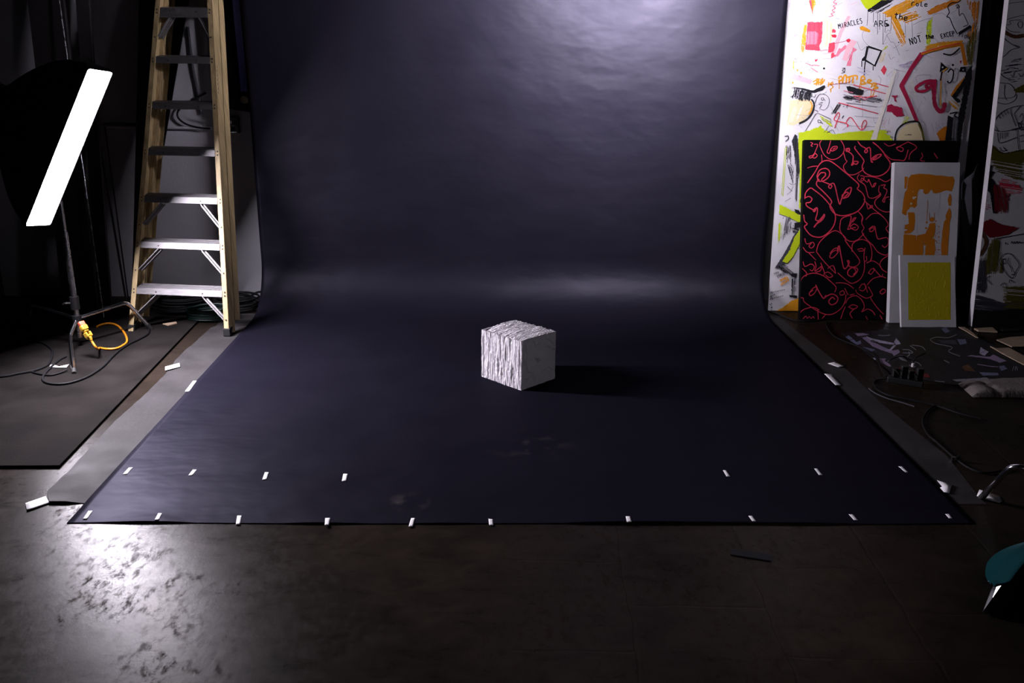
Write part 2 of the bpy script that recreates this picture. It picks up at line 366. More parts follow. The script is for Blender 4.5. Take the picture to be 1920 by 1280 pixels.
# ------------------------------------------------------------------ plaster block
cf, cl, cr_ = fl(977, 734), fl(898, 706), fl(1033, 705)
S_ = .293
e_l = (cl-cf); e_l.z = 0; e_l.normalize(); e_r = Vector((-e_l.y, e_l.x, 0))
if e_r.dot(cr_-cf) < 0: e_r = -e_r
print('cube', (cl-cf).length, (cr_-cf).length, e_l, e_r)
LL, LR, HH = min(.34, (cl-cf).length), .30, .292
LL, LR, HH = .315, .278, .282
bm = BM()
def nz(*a): return noise.noise(Vector(a))
def ridge(u, a, face):
    # thin slabs stacked along u, their rims wandering with a
    w = u + .014*nz(a*2.2, u*7, 1) + .007*nz(a*8, u*18, 3)
    s = w*21
    k = math.floor(s); f = s-k
    cut = .55 + .45*nz(k*5.3, a*3.2, face+2)                 # how deep the gap beside this slab is, along its length
    gap = math.exp(-(min(f, 1-f)/.15)**2)
    sub = math.exp(-((f-.5-.2*nz(k*2.2, a*4, 7))/.09)**2)*max(0, nz(k*3.1, a*4.5, 11))
    tp = .45 if face == 3 else 1.
    return tp*.010*nz(k*3.7, a*2.2, 1) - .030*gap*max(.35 if face == 3 else .25, cut) - .014*sub + .003*nz(k*1.9, a*17, face+9) + .0012*nz(u*60, a*40, face)
n = 210; vs = {}
def vert(i, j, k):
    key = (i, j, k)
    if key in vs: return vs[key]
    u, v, w = i/n, j/n, k/n            # u along layers' stacking (towards left corner), v along right edge, w up
    p = cf + e_l*(u*LL) + e_r*(v*LR) + Vector((0, 0, w*HH))
    q = Vector((0, 0, 0))
    if j == 0: q += -e_r*(ridge(u, w, 1)+.004*math.sin(w*3.1)*0)
    if j == n: q += e_r*ridge(u, 3-w, 2)
    if k == n: q += Vector((0, 0, 1))*(ridge(u, 1+v, 3) + .012*math.sin(math.pi*min(1, max(0, v)))*(.3+.7*u) - .016*(1-v)*u*u)
    if k == 0 and (j == 0 or j == n or i == 0 or i == n): q += Vector((0, 0, .003*abs(nz(u*20, v*20, 5))))
    if i == n: q += e_l*(.006*nz(v*9, w*9, 4))
    if i == 0: q += -e_l*(.0035*nz(v*7, w*7, 6) + .0015*nz(v*30, w*30, 8))
    # bottom of the slabs ends unevenly
    if k < n*.08 and j == 0: q += e_r*(.010*(1-k/(n*.08))*abs(nz(math.floor(u*20)*3.3, 1, 1)))
    if k == n: q.z -= .002*max(0, nz(u*30, v*3, 12))
    vs[key] = bm.verts.new(p+q); return vs[key]
def grid(fn):
    for a in range(n):
        for b in range(n): bm.faces.new((fn(a, b), fn(a+1, b), fn(a+1, b+1), fn(a, b+1)))
grid(lambda a, b: vert(0, a, b)); grid(lambda a, b: vert(n, a, b)); grid(lambda a, b: vert(a, 0, b)); grid(lambda a, b: vert(a, n, b)); grid(lambda a, b: vert(a, b, 0)); grid(lambda a, b: vert(a, b, n))
# cracks and a chipped flake on the smooth face: thin grooves pressed in
cracks = [[(.1, .95), (.16, .7), (.13, .5), (.2, .33), (.33, .27), (.40, .12)], [(.08, .9), (.05, .72), (.09, .5)], [(.35, .93), (.4, .82), (.52, .85)], [(.66, .93), (.8, .86), (.95, .73)],
          [(.76, .73), (.88, .66), (.97, .64)], [(.12, .2), (.3, .22), (.36, .12)], [(.38, .58), (.46, .48), (.55, .50)], [(.6, .25), (.8, .3), (.92, .2)]]
def cdist(v, w):
    best = 9
    for c in cracks:
        for (a, b), (c2, d2) in zip(c, c[1:]):
            dx, dy = c2-a, d2-b; t = max(0, min(1, ((v-a)*dx+(w-b)*dy)/(dx*dx+dy*dy))); best = min(best, math.hypot(v-a-t*dx, w-b-t*dy))
    return best
for (i, j, k), vv in vs.items():
    if i == 0:
        v, w = j/n, k/n; d = cdist(v + .012*nz(v*20, w*20, 2), w + .012*nz(v*20, w*20, 7))
        if d < .016: vv.co += e_l*.011*(1-d/.016)
        if abs(v-.44) < .09 and abs(w-.53) < .04: vv.co += -e_l*.014*max(0, 1-abs(v-.44)/.09)*max(0, (w-.49)/.08)
zmin = min(v.co.z for v in bm.verts); zb = max(paper_z(p.x, p.y) for p in (cf, cl, cr_))
for v in bm.verts: v.co.z += zb+.0005-zmin
o = obj('plaster_block', bm, MT['plaster']); tag(o, 'rough white layered plaster cube standing alone on the navy paper', 'sculpture')

# ------------------------------------------------------------------ step ladder, folded, leaning on the wall
FL, FR = fl(235, 624, MATZ), fl(434, 627, .006)
LX = Vector((math.cos(.12), -math.sin(.12), 0))
lean = .30
ld = empty('step_ladder', ((FL.x+FR.x)/2, FL.y, 0), 'tall folded wooden coloured step ladder with aluminium steps leaning on the wall', 'ladder')
Ltot = 2.62
def rail_pt(side, s):                         # s: length along the rail
    c = 1/math.sqrt(1+lean*lean)
    bl, br = FL.copy(), FR.copy(); my = (FL.y+FR.y)/2
    half = .5*(br.x-bl.x) * (1 - .455*s/2.2); cx = (bl.x+br.x)/2 + .018*s
    return Vector((cx, my + lean*c*s, .013 + c*s)) + LX*(side*half)
UP = (rail_pt(0, 1)-rail_pt(0, 0)).normalized(); BK = LX.cross(UP); BK = -BK if BK.y < 0 else BK
def rail_bm(side, off, s0, s1, depth, wid, sh=0.):
    bm = BM(); t = .006
    def pt(s, x, d): return rail_pt(side, s) + LX*(side*(x+sh)) + BK*(off+d)
    # channel: web outside, front and back flange turned inwards
    for (x0, x1, d0, d1) in ((-t, 0, 0, depth), (-wid, 0, 0, t), (-wid, 0, depth-t, depth)):
        hexa(bm, [pt(s, x, d) for s in (s0, s1) for x, d in ((x0, d0), (x1, d0), (x1, d1), (x0, d1))])
    return bm
for sd_ in (-1, 1):
    obj('front_rail', rail_bm(sd_, 0, .02 if sd_ > 0 else .0, Ltot, .10, .034), MT['fibre'], ld, smooth=False, bevel=.002)
    obj('rear_rail', rail_bm(sd_, .112, .10, Ltot-.05, .085, .032, -.002), MT['fibre'], ld, smooth=False, bevel=.002)
    bm = BM(); c = rail_pt(sd_, .03); box(bm, c + Vector((-sd_*.017, .045, -.012)), (.046, .10, .05)); obj('foot_pad', bm, MT['rubber_foot'], ld, smooth=False, bevel=.004)
ys = [547, 460, 374, 285, 198, 112, 20]
def s_for(py):
    lo, hi = 0, 2.6
    for _ in range(50):
        mid = (lo+hi)/2; p = rail_pt(0, mid); d = p-O; y = 640 - FPX*d.dot(AY)/d.dot(AZ)
        if y > py: lo = mid
        else: hi = mid
    return lo
steps = [s_for(y) for y in ys]; print('steps', [round(s, 3) for s in steps])
top_s = steps[-1] + (steps[-1]-steps[0])/6
for k, s in enumerate(steps + [top_s]):
    l, r = rail_pt(-1, s), rail_pt(1, s); l.x += .032; r.x -= .032
    bm = BM(); hh = .042 if k < 6 else .062
    TR = (UP*.25 + BK*.97).normalized()       # tread tips slightly: the ladder is folded and leaning
    TR = Vector((0, 1, .10)).normalized()
    dn = Vector((0, 0, -1))
    # front lip, tread, rear lip
    def slab(o0, d1, d2):
        hexa(bm, [q + o0 + x for q in (l, r) for x in (Vector((0, 0, 0)), d1, d1+d2, d2)])
    slab(UP*.018, UP*-hh, BK*.004); slab(UP*.018, TR*.085, UP*-.004)
    slab(UP*.018 + TR*.085, UP*-.03, BK*-.004)
    for g in range(4): slab(UP*.019 + TR*(.012+.02*g), TR*.006, UP*.0015)
    st = obj('step', bm, MT['alu'], ld, smooth=False, bevel=.0015)
    bms = []
    rows_ = [rail_pt(-1, s) + Vector((.017, 0, 0)), rail_pt(1, s) + Vector((-.017, 0, 0))]
    for q in rows_:
        for dz in (.008, -.014):
            c = q + UP*dz - BK*.001; bm = BM(); bms.append(bm); tube(bm, [c, c-BK*.004], [.0055, .004], 10)
    for q in (l.lerp(r, .23), l.lerp(r, .77)):
        c = q - UP*.006 - BK*.0005; bm = BM(); bms.append(bm); tube(bm, [c, c-BK*.004], [.0055, .004], 10)
    for bm in bms: obj('rivet', bm, MT['rivet'], st)
    if k < 3 or k == 6:
        for sd_ in (-1, 1):
            a = (l.lerp(r, .23) if sd_ < 0 else l.lerp(r, .77)) - UP*.024 + BK*.012
            b = rail_pt(sd_, s-.165) + Vector((-sd_*.034, 0, 0)) + BK*.012
            bm = BM(); bar(bm, a, b, .004, .024, BK); bar(bm, a+BK*.012, b+BK*.012, .024, .004, BK)
            bar(bm, a+BK*.05, b+BK*.05, .004, .02, BK)
            obj('diagonal_brace', bm, MT['alu'], ld, smooth=False)
            bm = BM(); c = rail_pt(sd_, s-.17) + Vector((-sd_*.017, 0, 0)) - BK*.001; tube(bm, [c, c-BK*.004], [.0055, .004], 10); obj('rivet', bm, MT['rivet'], ld)
# maker's plate on the seventh step: worn pale letters
s = steps[6]; bm = BM(); l, r = rail_pt(-1, s), rail_pt(1, s); c0 = l.lerp(r, .36) + UP*.0 - BK*.003
for q in range(6):
    x = .018*q
    for (a, b) in random.sample([((0, 0), (0, .026)), ((0, 0), (.012, 0)), ((0, .013), (.012, .013)), ((0, .026), (.012, .026)), ((.012, 0), (.012, .026)), ((0, .026), (.012, 0))], 4):
        bar(bm, c0 + Vector((x+a[0], 0, 0)) + UP*(a[1]-.012), c0 + Vector((x+b[0], 0, 0)) + UP*(b[1]-.012), .0025, .0012, BK)
obj('worn_lettering', bm, P['dusty'], ld, smooth=False)
bm = BM()   # stenciled marks on the right rail's outer side
for i in range(14):
    q = rail_pt(1, 1.56+.014*i) + Vector((.0006, 0, 0)) + BK*(.03+.006*nz(i*1.7, 0, 0)); bar(bm, q, q + UP*.009 + BK*(.014 if i % 2 else -.01), .0006, .003, Vector((1, 0, 0)))
obj('worn_lettering', bm, P['dusty'], ld, smooth=False)
bm = BM()
l, r = rail_pt(-1, Ltot), rail_pt(1, Ltot); hexa(bm, [q + x for q in (l, r) for x in (BK*-.02, BK*.16, BK*.16+UP*.03, BK*-.02+UP*.03)]); obj('top_cap', bm, MT['black'], ld, smooth=False, bevel=.004)

# ------------------------------------------------------------------ soft boxes and stands
def softbox(name, c, n, ld_, w, l, depth, strength, label, group=None, colr=(.95, .89, 1), stub=.25):
    n = n.normalized(); ld_ = (ld_ - n*ld_.dot(n)).normalized(); sd2 = ld_.cross(n).normalized()
    root = empty(name, c, label, 'studio light', group)
    def rect(o, hw, hl, k=5, r=.012):          # rounded rectangle ring
        out = []
        for sx, sy, a0 in ((1, 1, 0), (-1, 1, 90), (-1, -1, 180), (1, -1, 270)):
            for i in range(k):
                t = math.radians(a0 + 90*i/(k-1)); out.append(o + sd2*(sx*(hw-r) + r*math.cos(t)) + ld_*(sy*(hl-r) + r*math.sin(t)))
        return out
    def skin(bm, rings):
        V = [[bm.verts.new(p) for p in rg] for rg in rings]; N_ = len(V[0])
        for a, b in zip(V, V[1:]):
            for i in range(N_): bm.faces.new((a[i], a[(i+1) % N_], b[(i+1) % N_], b[i]))
        return V
    bm = BM(); V = skin(bm, [rect(c + n*(-.012), w/2-.004, l/2-.004), rect(c - n*.004, w/2-.02, l/2-.02)]); bm.faces.new(V[-1]); obj('diffuser', bm, emit('lamp_diffuser', colr, strength), root, smooth=False)
    bm = BM(); skin(bm, [rect(c-n*.03, w/2-.003, l/2-.003), rect(c+n*.002, w/2-.002, l/2-.002), rect(c+n*.002, w/2+.004, l/2+.004), rect(c-n*.03, w/2+.004, l/2+.004)]); obj('fabric_rim', bm, MT['black_fabric'], root)
    rings = []
    for i in range(13):
        t = i/12; k = math.sqrt(max(0, 1-t**2.4))*.0 + (1-t**1.9); hw = .07 + (w/2+.003-.07)*k; hl = .07 + (l/2+.003-.07)*k
        rings.append(rect(c - n*(.014 + depth*t), hw, hl, r=.03 + .035*t))
    bm = BM(); V = skin(bm, rings); bm.faces.new(V[-1][::-1]); obj('fabric_shell', bm, MT['black_fabric'], root)
    bk = c - n*(depth+.014)
    bm = BM(); tube(bm, [bk, bk-n*.03], .085, 24); obj('speed_ring', bm, MT['black'], root)
    bm = BM(); tube(bm, [bk-n*.03, bk-n*(.03+stub), bk-n*(.04+stub)], [.06, .06, .05], 24); obj('lamp_head', bm, MT['black'], root)
    return root, bk, sd2, ld_
# left light: its lit face is seen edge-on
zc = 5.0
tl, bl = at_depth(165, 128, zc), at_depth(47, 424, zc+.06)
n_l = Vector((1, -.5, -.64)).normalized()
ldir = (tl-bl); vw = (tl-O).normalized(); ldir = ldir + vw*(-ldir.dot(n_l)/vw.dot(n_l)); LEN = ldir.length; tl = bl + ldir; ldir.normalize(); s_l = ldir.cross(n_l).normalized()
W_L = .17
if s_l.y < 0: s_l = -s_l
cL = (tl+bl)/2 + s_l*W_L/2
print('L', cL, LEN, s_l)
BOXL = softbox('strip_softbox', cL, n_l, ldir, W_L, LEN, .50, 400., 'glowing white strip softbox with black shell on the left light stand', 'strip softboxes', stub=.14)
def c_stand(base, legs, top, label, hub=.27, names='light_stand'):
    root = empty(names, base, label, 'light stand', 'light stands')
    bm = BM(); b = Vector(base); tube(bm, [b + Vector((0, 0, hub-.16)), b + Vector((0, 0, top*.55))], .0175, 16); obj('column', bm, MT['steel'], root)
    bm = BM(); tube(bm, [b + Vector((0, 0, top*.5)), b + Vector((0, 0, top))], .013, 16); obj('riser', bm, MT['steel'], root)
    bm = BM(); tube(bm, [b + Vector((0, 0, hub+.02)), b + Vector((0, 0, hub+.10))], .026, 16); tube(bm, [b + Vector((0, 0, hub-.07)), b + Vector((0, 0, hub-.02))], .027, 16); obj('collar', bm, MT['black'], root)
    bm = BM(); tube(bm, [b + Vector((0, 0, hub+.06)), b + Vector((-.05, -.02, hub+.062))], .006, 8)
    tube(bm, [b + Vector((-.05, -.045, hub+.065)), b + Vector((-.05, .01, hub+.06))], .006, 8); obj('wing_knob', bm, MT['steel'], root)
    for (bend, foot) in legs:
        bend, foot = Vector(bend), Vector(foot); st = b + Vector((0, 0, hub-.04 if foot.z < 9 else hub)); 
        pts = [st, st.lerp(bend, .5), st.lerp(bend, .9)] + [st.lerp(bend, .9)*(1-t)**2 + bend*2*t*(1-t) + bend.lerp(foot, .14)*t*t for t in (.25, .5, .75, 1)] + [bend.lerp(foot, .5), foot]
        bm = BM(); tube(bm, pts, .0125, 14); lg = obj('leg', bm, MT['chrome'], root)
        d = (foot-bend).normalized(); bm = BM(); tube(bm, [foot-d*.045, foot], .0138, 12); obj('rubber_tip', bm, MT['rubber_foot'], lg)
    return root
f1, f2 = fl(139, 700, MATZ), fl(284, 617, MATZ)
hubp = at_y(144, 594, 5.42)
print('hub', hubp, 'feet', f1, f2)
base = Vector((hubp.x, 5.42, MATZ))
b1 = at_y(131, 630, 5.30); b2 = at_y(237, 566, 5.70)
f3 = base + Vector((-.42, .18, 0)); b3 = base + Vector((-.34, .14, .22))
c_stand(base, [(b1, f1), (b2, f2), (b3, f3)], 1.30, 'chrome legged light stand carrying the glowing softbox on the left', hub=hubp.z-MATZ+.03)
# the head's yoke joins the stand
bm = BM(); bkL = BOXL[1]; h0 = base + Vector((0, 0, 1.29)); tube(bm, [h0, h0.lerp(bkL - n_l*.08, .5) + Vector((0, .05, 0)), bkL - n_l*.08], .014, 10)
o = obj('tilt_arm', bm, MT['black'], BOXL[0])
bm = BM(); q = at_depth(60, 243, 4.8)
qn = cL - s_l*(W_L/2*.86) - n_l*.17 + ldir*.02; box(bm, qn, (.014, .006, .03)); tube(bm, [qn, qn + Vector((-.02, -.006, -.03)), qn + Vector((-.03, -.004, -.09))], .0015, 6); obj('buckle', bm, MT['white_plastic'], BOXL[0], smooth=False)

# added softbox, unseen above the frame, to light the backdrop and tall painting
cT = Vector((1.08, 4.75, 2.31)); n_t = Vector((-.20, .98, 0)).normalized()
BOXT = softbox('strip_softbox', cT, n_t, Vector((0, 0, 1)).cross(n_t), .34, .9, .4, 455., 'unseen strip softbox added overhead to light the navy backdrop', 'strip softboxes', stub=.14)
bm = BM(); ux_ = BOXT[2]; uz_ = BOXT[3]                     # egg-crate vanes added to narrow the unseen lamp's spread
if abs(ux_.z) > .5: ux_, uz_ = uz_, ux_
for i in range(10):
    q = cT + ux_*(-.45+.9*i/9) + n_t*.03; bar(bm, q - uz_*.17, q + uz_*.17, .0015, .055, n_t)
for j in range(3):
    q = cT + uz_*(-.17+.34*j/2) + n_t*.03; bar(bm, q - ux_*.45, q + ux_*.45, .0015, .055, n_t)
obj('added_spread_grid', bm, MT['black_fabric'], BOXT[0], smooth=False)
bm = BM(); tube(bm, [BOXT[1]-n_t*.1, BOXT[1]-n_t*.1 + Vector((0, 0, 1.0))], .016, 12); obj('hanging_pole', bm, MT['black'], BOXT[0])

# right light: mostly outside the frame, seen from behind
rb = at_y(1853, 1124, 2.25)
d_r = Vector((.42, .02, .9)).normalized(); n_r = Vector((-.70, .60, .33)); n_r = (n_r - d_r*n_r.dot(d_r)).normalized()
s_r = d_r.cross(n_r).normalized()
cR = rb + d_r*.47 + (n_r.cross(d_r)).normalized()*0
v_ = (O-cR).normalized()
n_r = (n_r + v_*(.05 - n_r.dot(v_))); n_r = (n_r - d_r*n_r.dot(d_r)).normalized(); s_r = d_r.cross(n_r).normalized()
cR = rb + d_r*.45 + s_r*(.17 if s_r.dot(v_) < 0 else -.17)*0
print('R', rb, cR, n_r.dot((O-cR).normalized()))
BOXR = softbox('strip_softbox', cR, n_r, d_r, .30, .9, .32, 6.0, 'black strip softbox seen from behind at the lower right, one lit edge showing', 'strip softboxes', stub=.1)
lf = fl(1840, 933, .004); baseR = Vector((2.42, 3.0, 0))
c_stand(baseR, [(at_y(1897, 872, 3.22), lf), ((2.72, 3.0, .25), (2.86, 3.02, .0)), ((2.34, 2.70, .25), (2.31, 2.56, .0))], 1.0, 'black and chrome light stand at the right edge with one bent leg in view', hub=.27)
bm = BM(); h0 = baseR + Vector((0, 0, .98)); tube(bm, catmull([h0, h0.lerp(BOXR[1]-n_r*.08, .5) + Vector((.06, 0, .05)), BOXR[1]-n_r*.08], 6), .014, 10); obj('tilt_arm', bm, MT['black'], BOXR[0])
# teal cloth hung over the right light
bm = BM()
outer = [(1852, 1090), (1847, 1076), (1851, 1056), (1866, 1040), (1890, 1026), (1920, 1015), (1960, 1006)]
inner = [(1866, 1096), (1890, 1092), (1905, 1074), (1918, 1058), (1930, 1044), (1948, 1034), (1980, 1024)]
oc = catmull([at_y(a, b, 2.20) for a, b in outer], 6); ic = catmull([at_y(a, b, 1.90) for a, b in inner], 6); V = []
for i, (a, b) in enumerate(zip(oc, ic)):
    row = []
    for j in range(9):
        t = j/8; p = a.lerp(b, t) + Vector((-.02, -.03, .02))*math.sin(t*math.pi) + Vector((0, 0, .004*math.sin(t*13+i*.12)))
        row.append(bm.verts.new(p))
    V.append(row)
for a, b in zip(V, V[1:]):
    for j in range(8): bm.faces.new((a[j], a[j+1], b[j+1], b[j]))
o = obj('teal_cloth', bm, MT['teal']); md = o.modifiers.new('thick', 'SOLIDIFY'); md.thickness = .004
tag(o, 'teal cloth hanging over the black softbox at the lower right', 'cloth')

# ------------------------------------------------------------------ cords
def cord(name, pts, r, m, label, cat='cable', seg=8, k=6):
    bm = BM(); tube(bm, catmull(pts, k), r, seg); return tag(obj(name, bm, m), label, cat)
CZ = MATZ + .006
cord('black_cable', [fl(-60, 706, CZ), fl(0, 706, CZ), fl(35, 700, CZ), fl(66, 694, CZ), fl(90, 683, CZ), fl(98, 665, CZ), fl(94, 651, CZ), fl(70, 640, CZ), fl(20, 636, CZ)], .0065, MT['cable'], 'black cable looping on the rubber mat at the far left edge')
cord('black_cable', [fl(279, 612, CZ+.0), fl(278, 625, CZ), fl(260, 636, CZ), fl(243, 644, CZ), fl(226, 655, CZ), fl(211, 668, CZ), fl(193, 687, CZ), fl(166, 705, CZ), fl(137, 716, CZ), fl(112, 720, CZ), fl(90, 718, CZ), fl(80, 711, CZ), fl(84, 700, CZ), fl(98, 686, CZ), fl(112, 674, CZ), fl(124, 668, CZ)], .0065, MT['cable'], 'black cable curving across the rubber mat in front of the light stand leg')
cord('black_cable', [fl(60, 697, CZ), fl(75, 701, CZ), fl(95, 703, CZ), fl(112, 699, CZ), fl(126, 693, CZ+.004)], .005, MT['cable'], 'short black cable beside the crumpled paper scrap')
# orange extension cord hanging at the stand
oc_ = empty('extension_cord', fl(190, 650, MATZ), 'bright orange extension cord looping from its plugs at the left light stand', 'cable')
PA, PB, PC, PD = at_y(151, 603, 5.22), at_y(160, 619, 5.20), at_y(168, 632, 5.19), at_y(175, 645, 5.18)
floor_or = [fl(x, y, CZ+.002) for x, y in ((200, 654), (218, 653), (231, 647), (238, 640), (236, 629), (228, 617), (218, 609), (205, 606), (192, 608), (182, 612))]
bm = BM(); tube(bm, catmull([PC, PC.lerp(PD, .6), PD + Vector((.02, 0, -.03))] + [fl(187, 652, CZ+.002)] + floor_or, 6), .007, 10); obj('cord', bm, MT['orange_cord'], oc_)
bm = BM(); bar(bm, PA, PA.lerp(PB, .52), .036, .026); obj('plug_tip', bm, MT['red_plug'], oc_, bevel=.006)
bm = BM(); bar(bm, PA.lerp(PB, .45), PB, .040, .032); bar(bm, PB, PB.lerp(PC, .25), .03, .026); obj('plug', bm, MT['yellow_plug'], oc_, bevel=.006)
bm = BM(); d = (PC-PB).normalized(); u, v = frame_of(d)
for s in (-1, 1): bar(bm, PB.lerp(PC, .3) + u*s*.014, PB.lerp(PC, .95) + u*s*.014, .01, .03)
bar(bm, PB.lerp(PC, .92) - u*.018, PB.lerp(PC, .92) + u*.018, .012, .03); tube(bm, [PC, PC.lerp(PD, .5)], [.014, .008], 12); obj('socket', bm, MT['yellow_plug'], oc_, bevel=.003)

# heap of dark cables behind the ladder
def coil(c, r, turns, m, label, rz=.25, seed=0, rr=.006, name='cable_coil'):
    R_ = random.Random(seed); pts = []
    for i in range(int(turns*14)):
        a = i/14*2*math.pi; q = r*(1+.14*nz(i*.13, seed, 0)); pts.append(Vector((c[0] + q*math.cos(a) + .03*nz(i*.05, 1, seed), c[1] + rz*q*2*math.sin(a), c[2] + rr + .012*(i/14) + .02*abs(nz(i*.21, 2, seed)))))
    return cord(name, pts, rr, m, label, 'cable', 7, 3)
c1 = fl(392, 604, .004); coil((c1.x, c1.y+.08, .006), .165, 6, MT['cable_green'], 'coil of dark green cable on the floor between the ladder feet', .3, 1)
c2 = fl(452, 588, .004); coil((c2.x-.05, c2.y+.12, .006), .14, 8, MT['cable'], 'heap of black cable by the left bottom corner of the navy paper', .45, 2)
c3 = fl(335, 590, .004); coil((c3.x, c3.y+.1, MATZ), .2, 9, MT['cable'], 'heap of black cable behind the lowest ladder step', .4, 3)
cord('black_cable', [at_y(x, y, 6.52) for x, y in ((438, 556), (452, 553), (468, 555), (482, 548), (497, 546))] , .008, MT['cable'], 'black cable lying over the cable heap against the wall')
bm = BM(); sheet(bm, [fl(x, y, MATZ+.002) for x, y in ((305, 608), (318, 606), (330, 604), (332, 607), (316, 611))], .006); tag(obj('wood_scrap', bm, MT['cardboard'], smooth=False), 'small tan scrap on the mat below the ladder', 'scrap')

# ------------------------------------------------------------------ back wall fittings at the left
bm = BM(); a, b = at_y(196, 237, WY-.02), at_y(398, 241, WY-.02); tube(bm, [a, b], .011, 10)
for t in (.12, .88): c = a.lerp(b, t); box(bm, c + Vector((0, .008, 0)), (.03, .02, .035))
tag(obj('conduit_pipe', bm, MT['wall'],), 'thin grey conduit running across the wall behind the ladder', 'pipe')
cord('wall_cable', [at_y(x, y, WY-.012) for x, y in ((352, 50), (357, 90), (362, 130), (369, 165), (374, 195), (377, 214))], .010, MT['grey_cloth'], 'grey cable hanging down the wall behind the right ladder rail')
cord('wall_cable', [at_y(x, y, WY-.03) for x, y in ((386, 174), (366, 185), (344, 198), (333, 210), (335, 222), (350, 233), (372, 239), (394, 241))], .007, MT['cable'], 'black cable loop hanging on the wall behind the ladder')
ob = empty('outlet_box', at_y(437, 235, WY), 'metal electrical outlet box on the wall right of the ladder', 'outlet')
c = at_y(436, 235, WY-.025); bm = BM(); box(bm, c, (.095, .045, .115)); obj('box_body', bm, MT['rivet'], ob, smooth=False, bevel=.006)
bm = BM(); box(bm, c + Vector((.0, -.025, 0)), (.075, .006, .095)); obj('cover_plate', bm, MT['steel'], ob, smooth=False, bevel=.003)
for dz in (-.022, .022):
    bm = BM(); box(bm, c + Vector((.012, -.029, dz)), (.03, .004, .03)); obj('socket', bm, MT['black'], ob, smooth=False, bevel=.003)
wc = empty('power_cable', at_y(424, 225, WY-.04), 'white plugged-in cord hanging beside the right ladder rail', 'cable')
pl = at_y(426, 229, WY-.07)
bm = BM(); tube(bm, catmull([pl, at_y(418, 224, WY-.08), at_y(410, 219, WY-.10), at_y(402, 205, WY-.15), at_y(402, 180, WY-.2), at_y(410, 160, WY-.2), at_y(412, 130, WY-.2), at_y(411, 100, WY-.2), at_y(404, 60, WY-.2), at_y(402, 20, WY-.2)], 6), .005, 8); obj('cord', bm, MT['white_plastic'], wc)
bm = BM(); bar(bm, pl, pl + Vector((.035, .035, 0)), .02, .022); obj('plug', bm, MT['white_plastic'], wc, bevel=.003)
# dark curtain hanging beside the paper roll, blue strap, bracket, clip
dz0 = at_y(436, 232, WY-.12)
x0, x1 = at_y(404, 60, WY-.1).x, XL+.10
bm = BM(); V = []
for j in range(13):
    z = 1.37 + (2.75-1.37)*j/12; row = []
    for i in range(25):
        t = i/24; row.append(bm.verts.new((x0 + (x1-x0)*t + .02*(1-j/12), WY-.14 + .03*math.sin(t*17+j*.1), z + (0 if j else .01*math.sin(t*9)))))
    V.append(row)
for a, b in zip(V, V[1:]):
    for i in range(24): bm.faces.new((a[i], a[i+1], b[i+1], b[i]))
o = obj('black_curtain', bm, MT['black_fabric']); md = o.modifiers.new('thick', 'SOLIDIFY'); md.thickness = .004
tag(o, 'black cloth hanging on the wall between the ladder and the navy backdrop', 'curtain')
bm = BM(); a, b = at_y(440, -20, WY-.2), at_y(458, 172, WY-.2); bar(bm, a, b, .045, .004, Vector((0, 1, 0))); tag(obj('blue_strap', bm, MT['blue'], smooth=False), 'dark blue strap hanging on the black cloth beside the navy backdrop', 'strap')
bm = BM(); c = at_y(458, 187, WY-.2); tube(bm, [c, c + Vector((0, .05, 0))], .026, 20); tag(obj('round_knob', bm, MT['rivet']), 'small round grey knob below the blue strap', 'knob')
bm = BM(); q = at_y(402, 8, WY-.19); tube(bm, catmull([q + Vector((-.015, 0, .05)), q + Vector((-.02, 0, -.01)), q + Vector((0, 0, -.035)), q + Vector((.02, 0, -.01)), q + Vector((.018, 0, .05))], 5), .007, 8); tag(obj('white_clip', bm, MT['white_plastic']), 'small white clip at the top edge beside the ladder', 'clip')

# boards and rods leaning in the left corner behind the softbox
def plank(a, b, w, t, m, label, name='wooden_plank', cat='plank'):
    bm = BM(); bar(bm, a, b, w, t, Vector((0, 1, 0))); return tag(obj(name, bm, m, smooth=False, bevel=.003), label, cat)
pa, pb = at_y(76, -60, 6.58), None
def lean_plank(px0, px1, ytop, ybot, Yt, label, w, m='board_wood', t=.03, name='wooden_plank', cat='plank'):
    a = at_y(px0, ytop, Yt); b = fl(px1, ybot, MATZ); b.y = Yt-.35; dd = ray(px1, ybot)
    b = Vector((b.x, Yt-.35, MATZ+.015)); return plank(b, a, w, t, MT[m], label, name, cat)
a = at_y(78, -80, 6.56); b = Vector((at_y(150, 560, 6.2).x, 6.2, MATZ+.016)); plank(b, a, .24, .03, MT['board_wood'], 'wide dark board leaning on the wall behind the glowing softbox')
a = at_y(150, -80, 6.60); b = Vector((at_y(196, 560, 6.3).x, 6.3, MATZ+.016)); plank(b, a, .09, .03, MT['board_wood'], 'narrow dark board leaning on the wall right of the wide board')
def rod(a, b, r, m, label): 
    bm = BM(); tube(bm, [a, b], r, 8); return tag(obj('metal_rod', bm, MT[m]), label, 'rod')
rod(Vector((at_y(190, 560, 6.05).x, 6.05, MATZ)), at_y(108, -20, 6.48), .005, 'steel', 'thin pale rod standing behind the top of the glowing softbox')
rod(fl(236, 560, MATZ) * 1 + Vector((.0, 0, 0)), at_y(176, 200, 6.45), .008, 'board_wood', 'thin dark rod leaning on the wall left of the ladder')
rod(Vector((at_y(240, 555, 6.2).x, 6.2, MATZ)), at_y(197, 238, 6.60), .005, 'board_wood', 'thinner dark rod leaning beside the ladder rail')
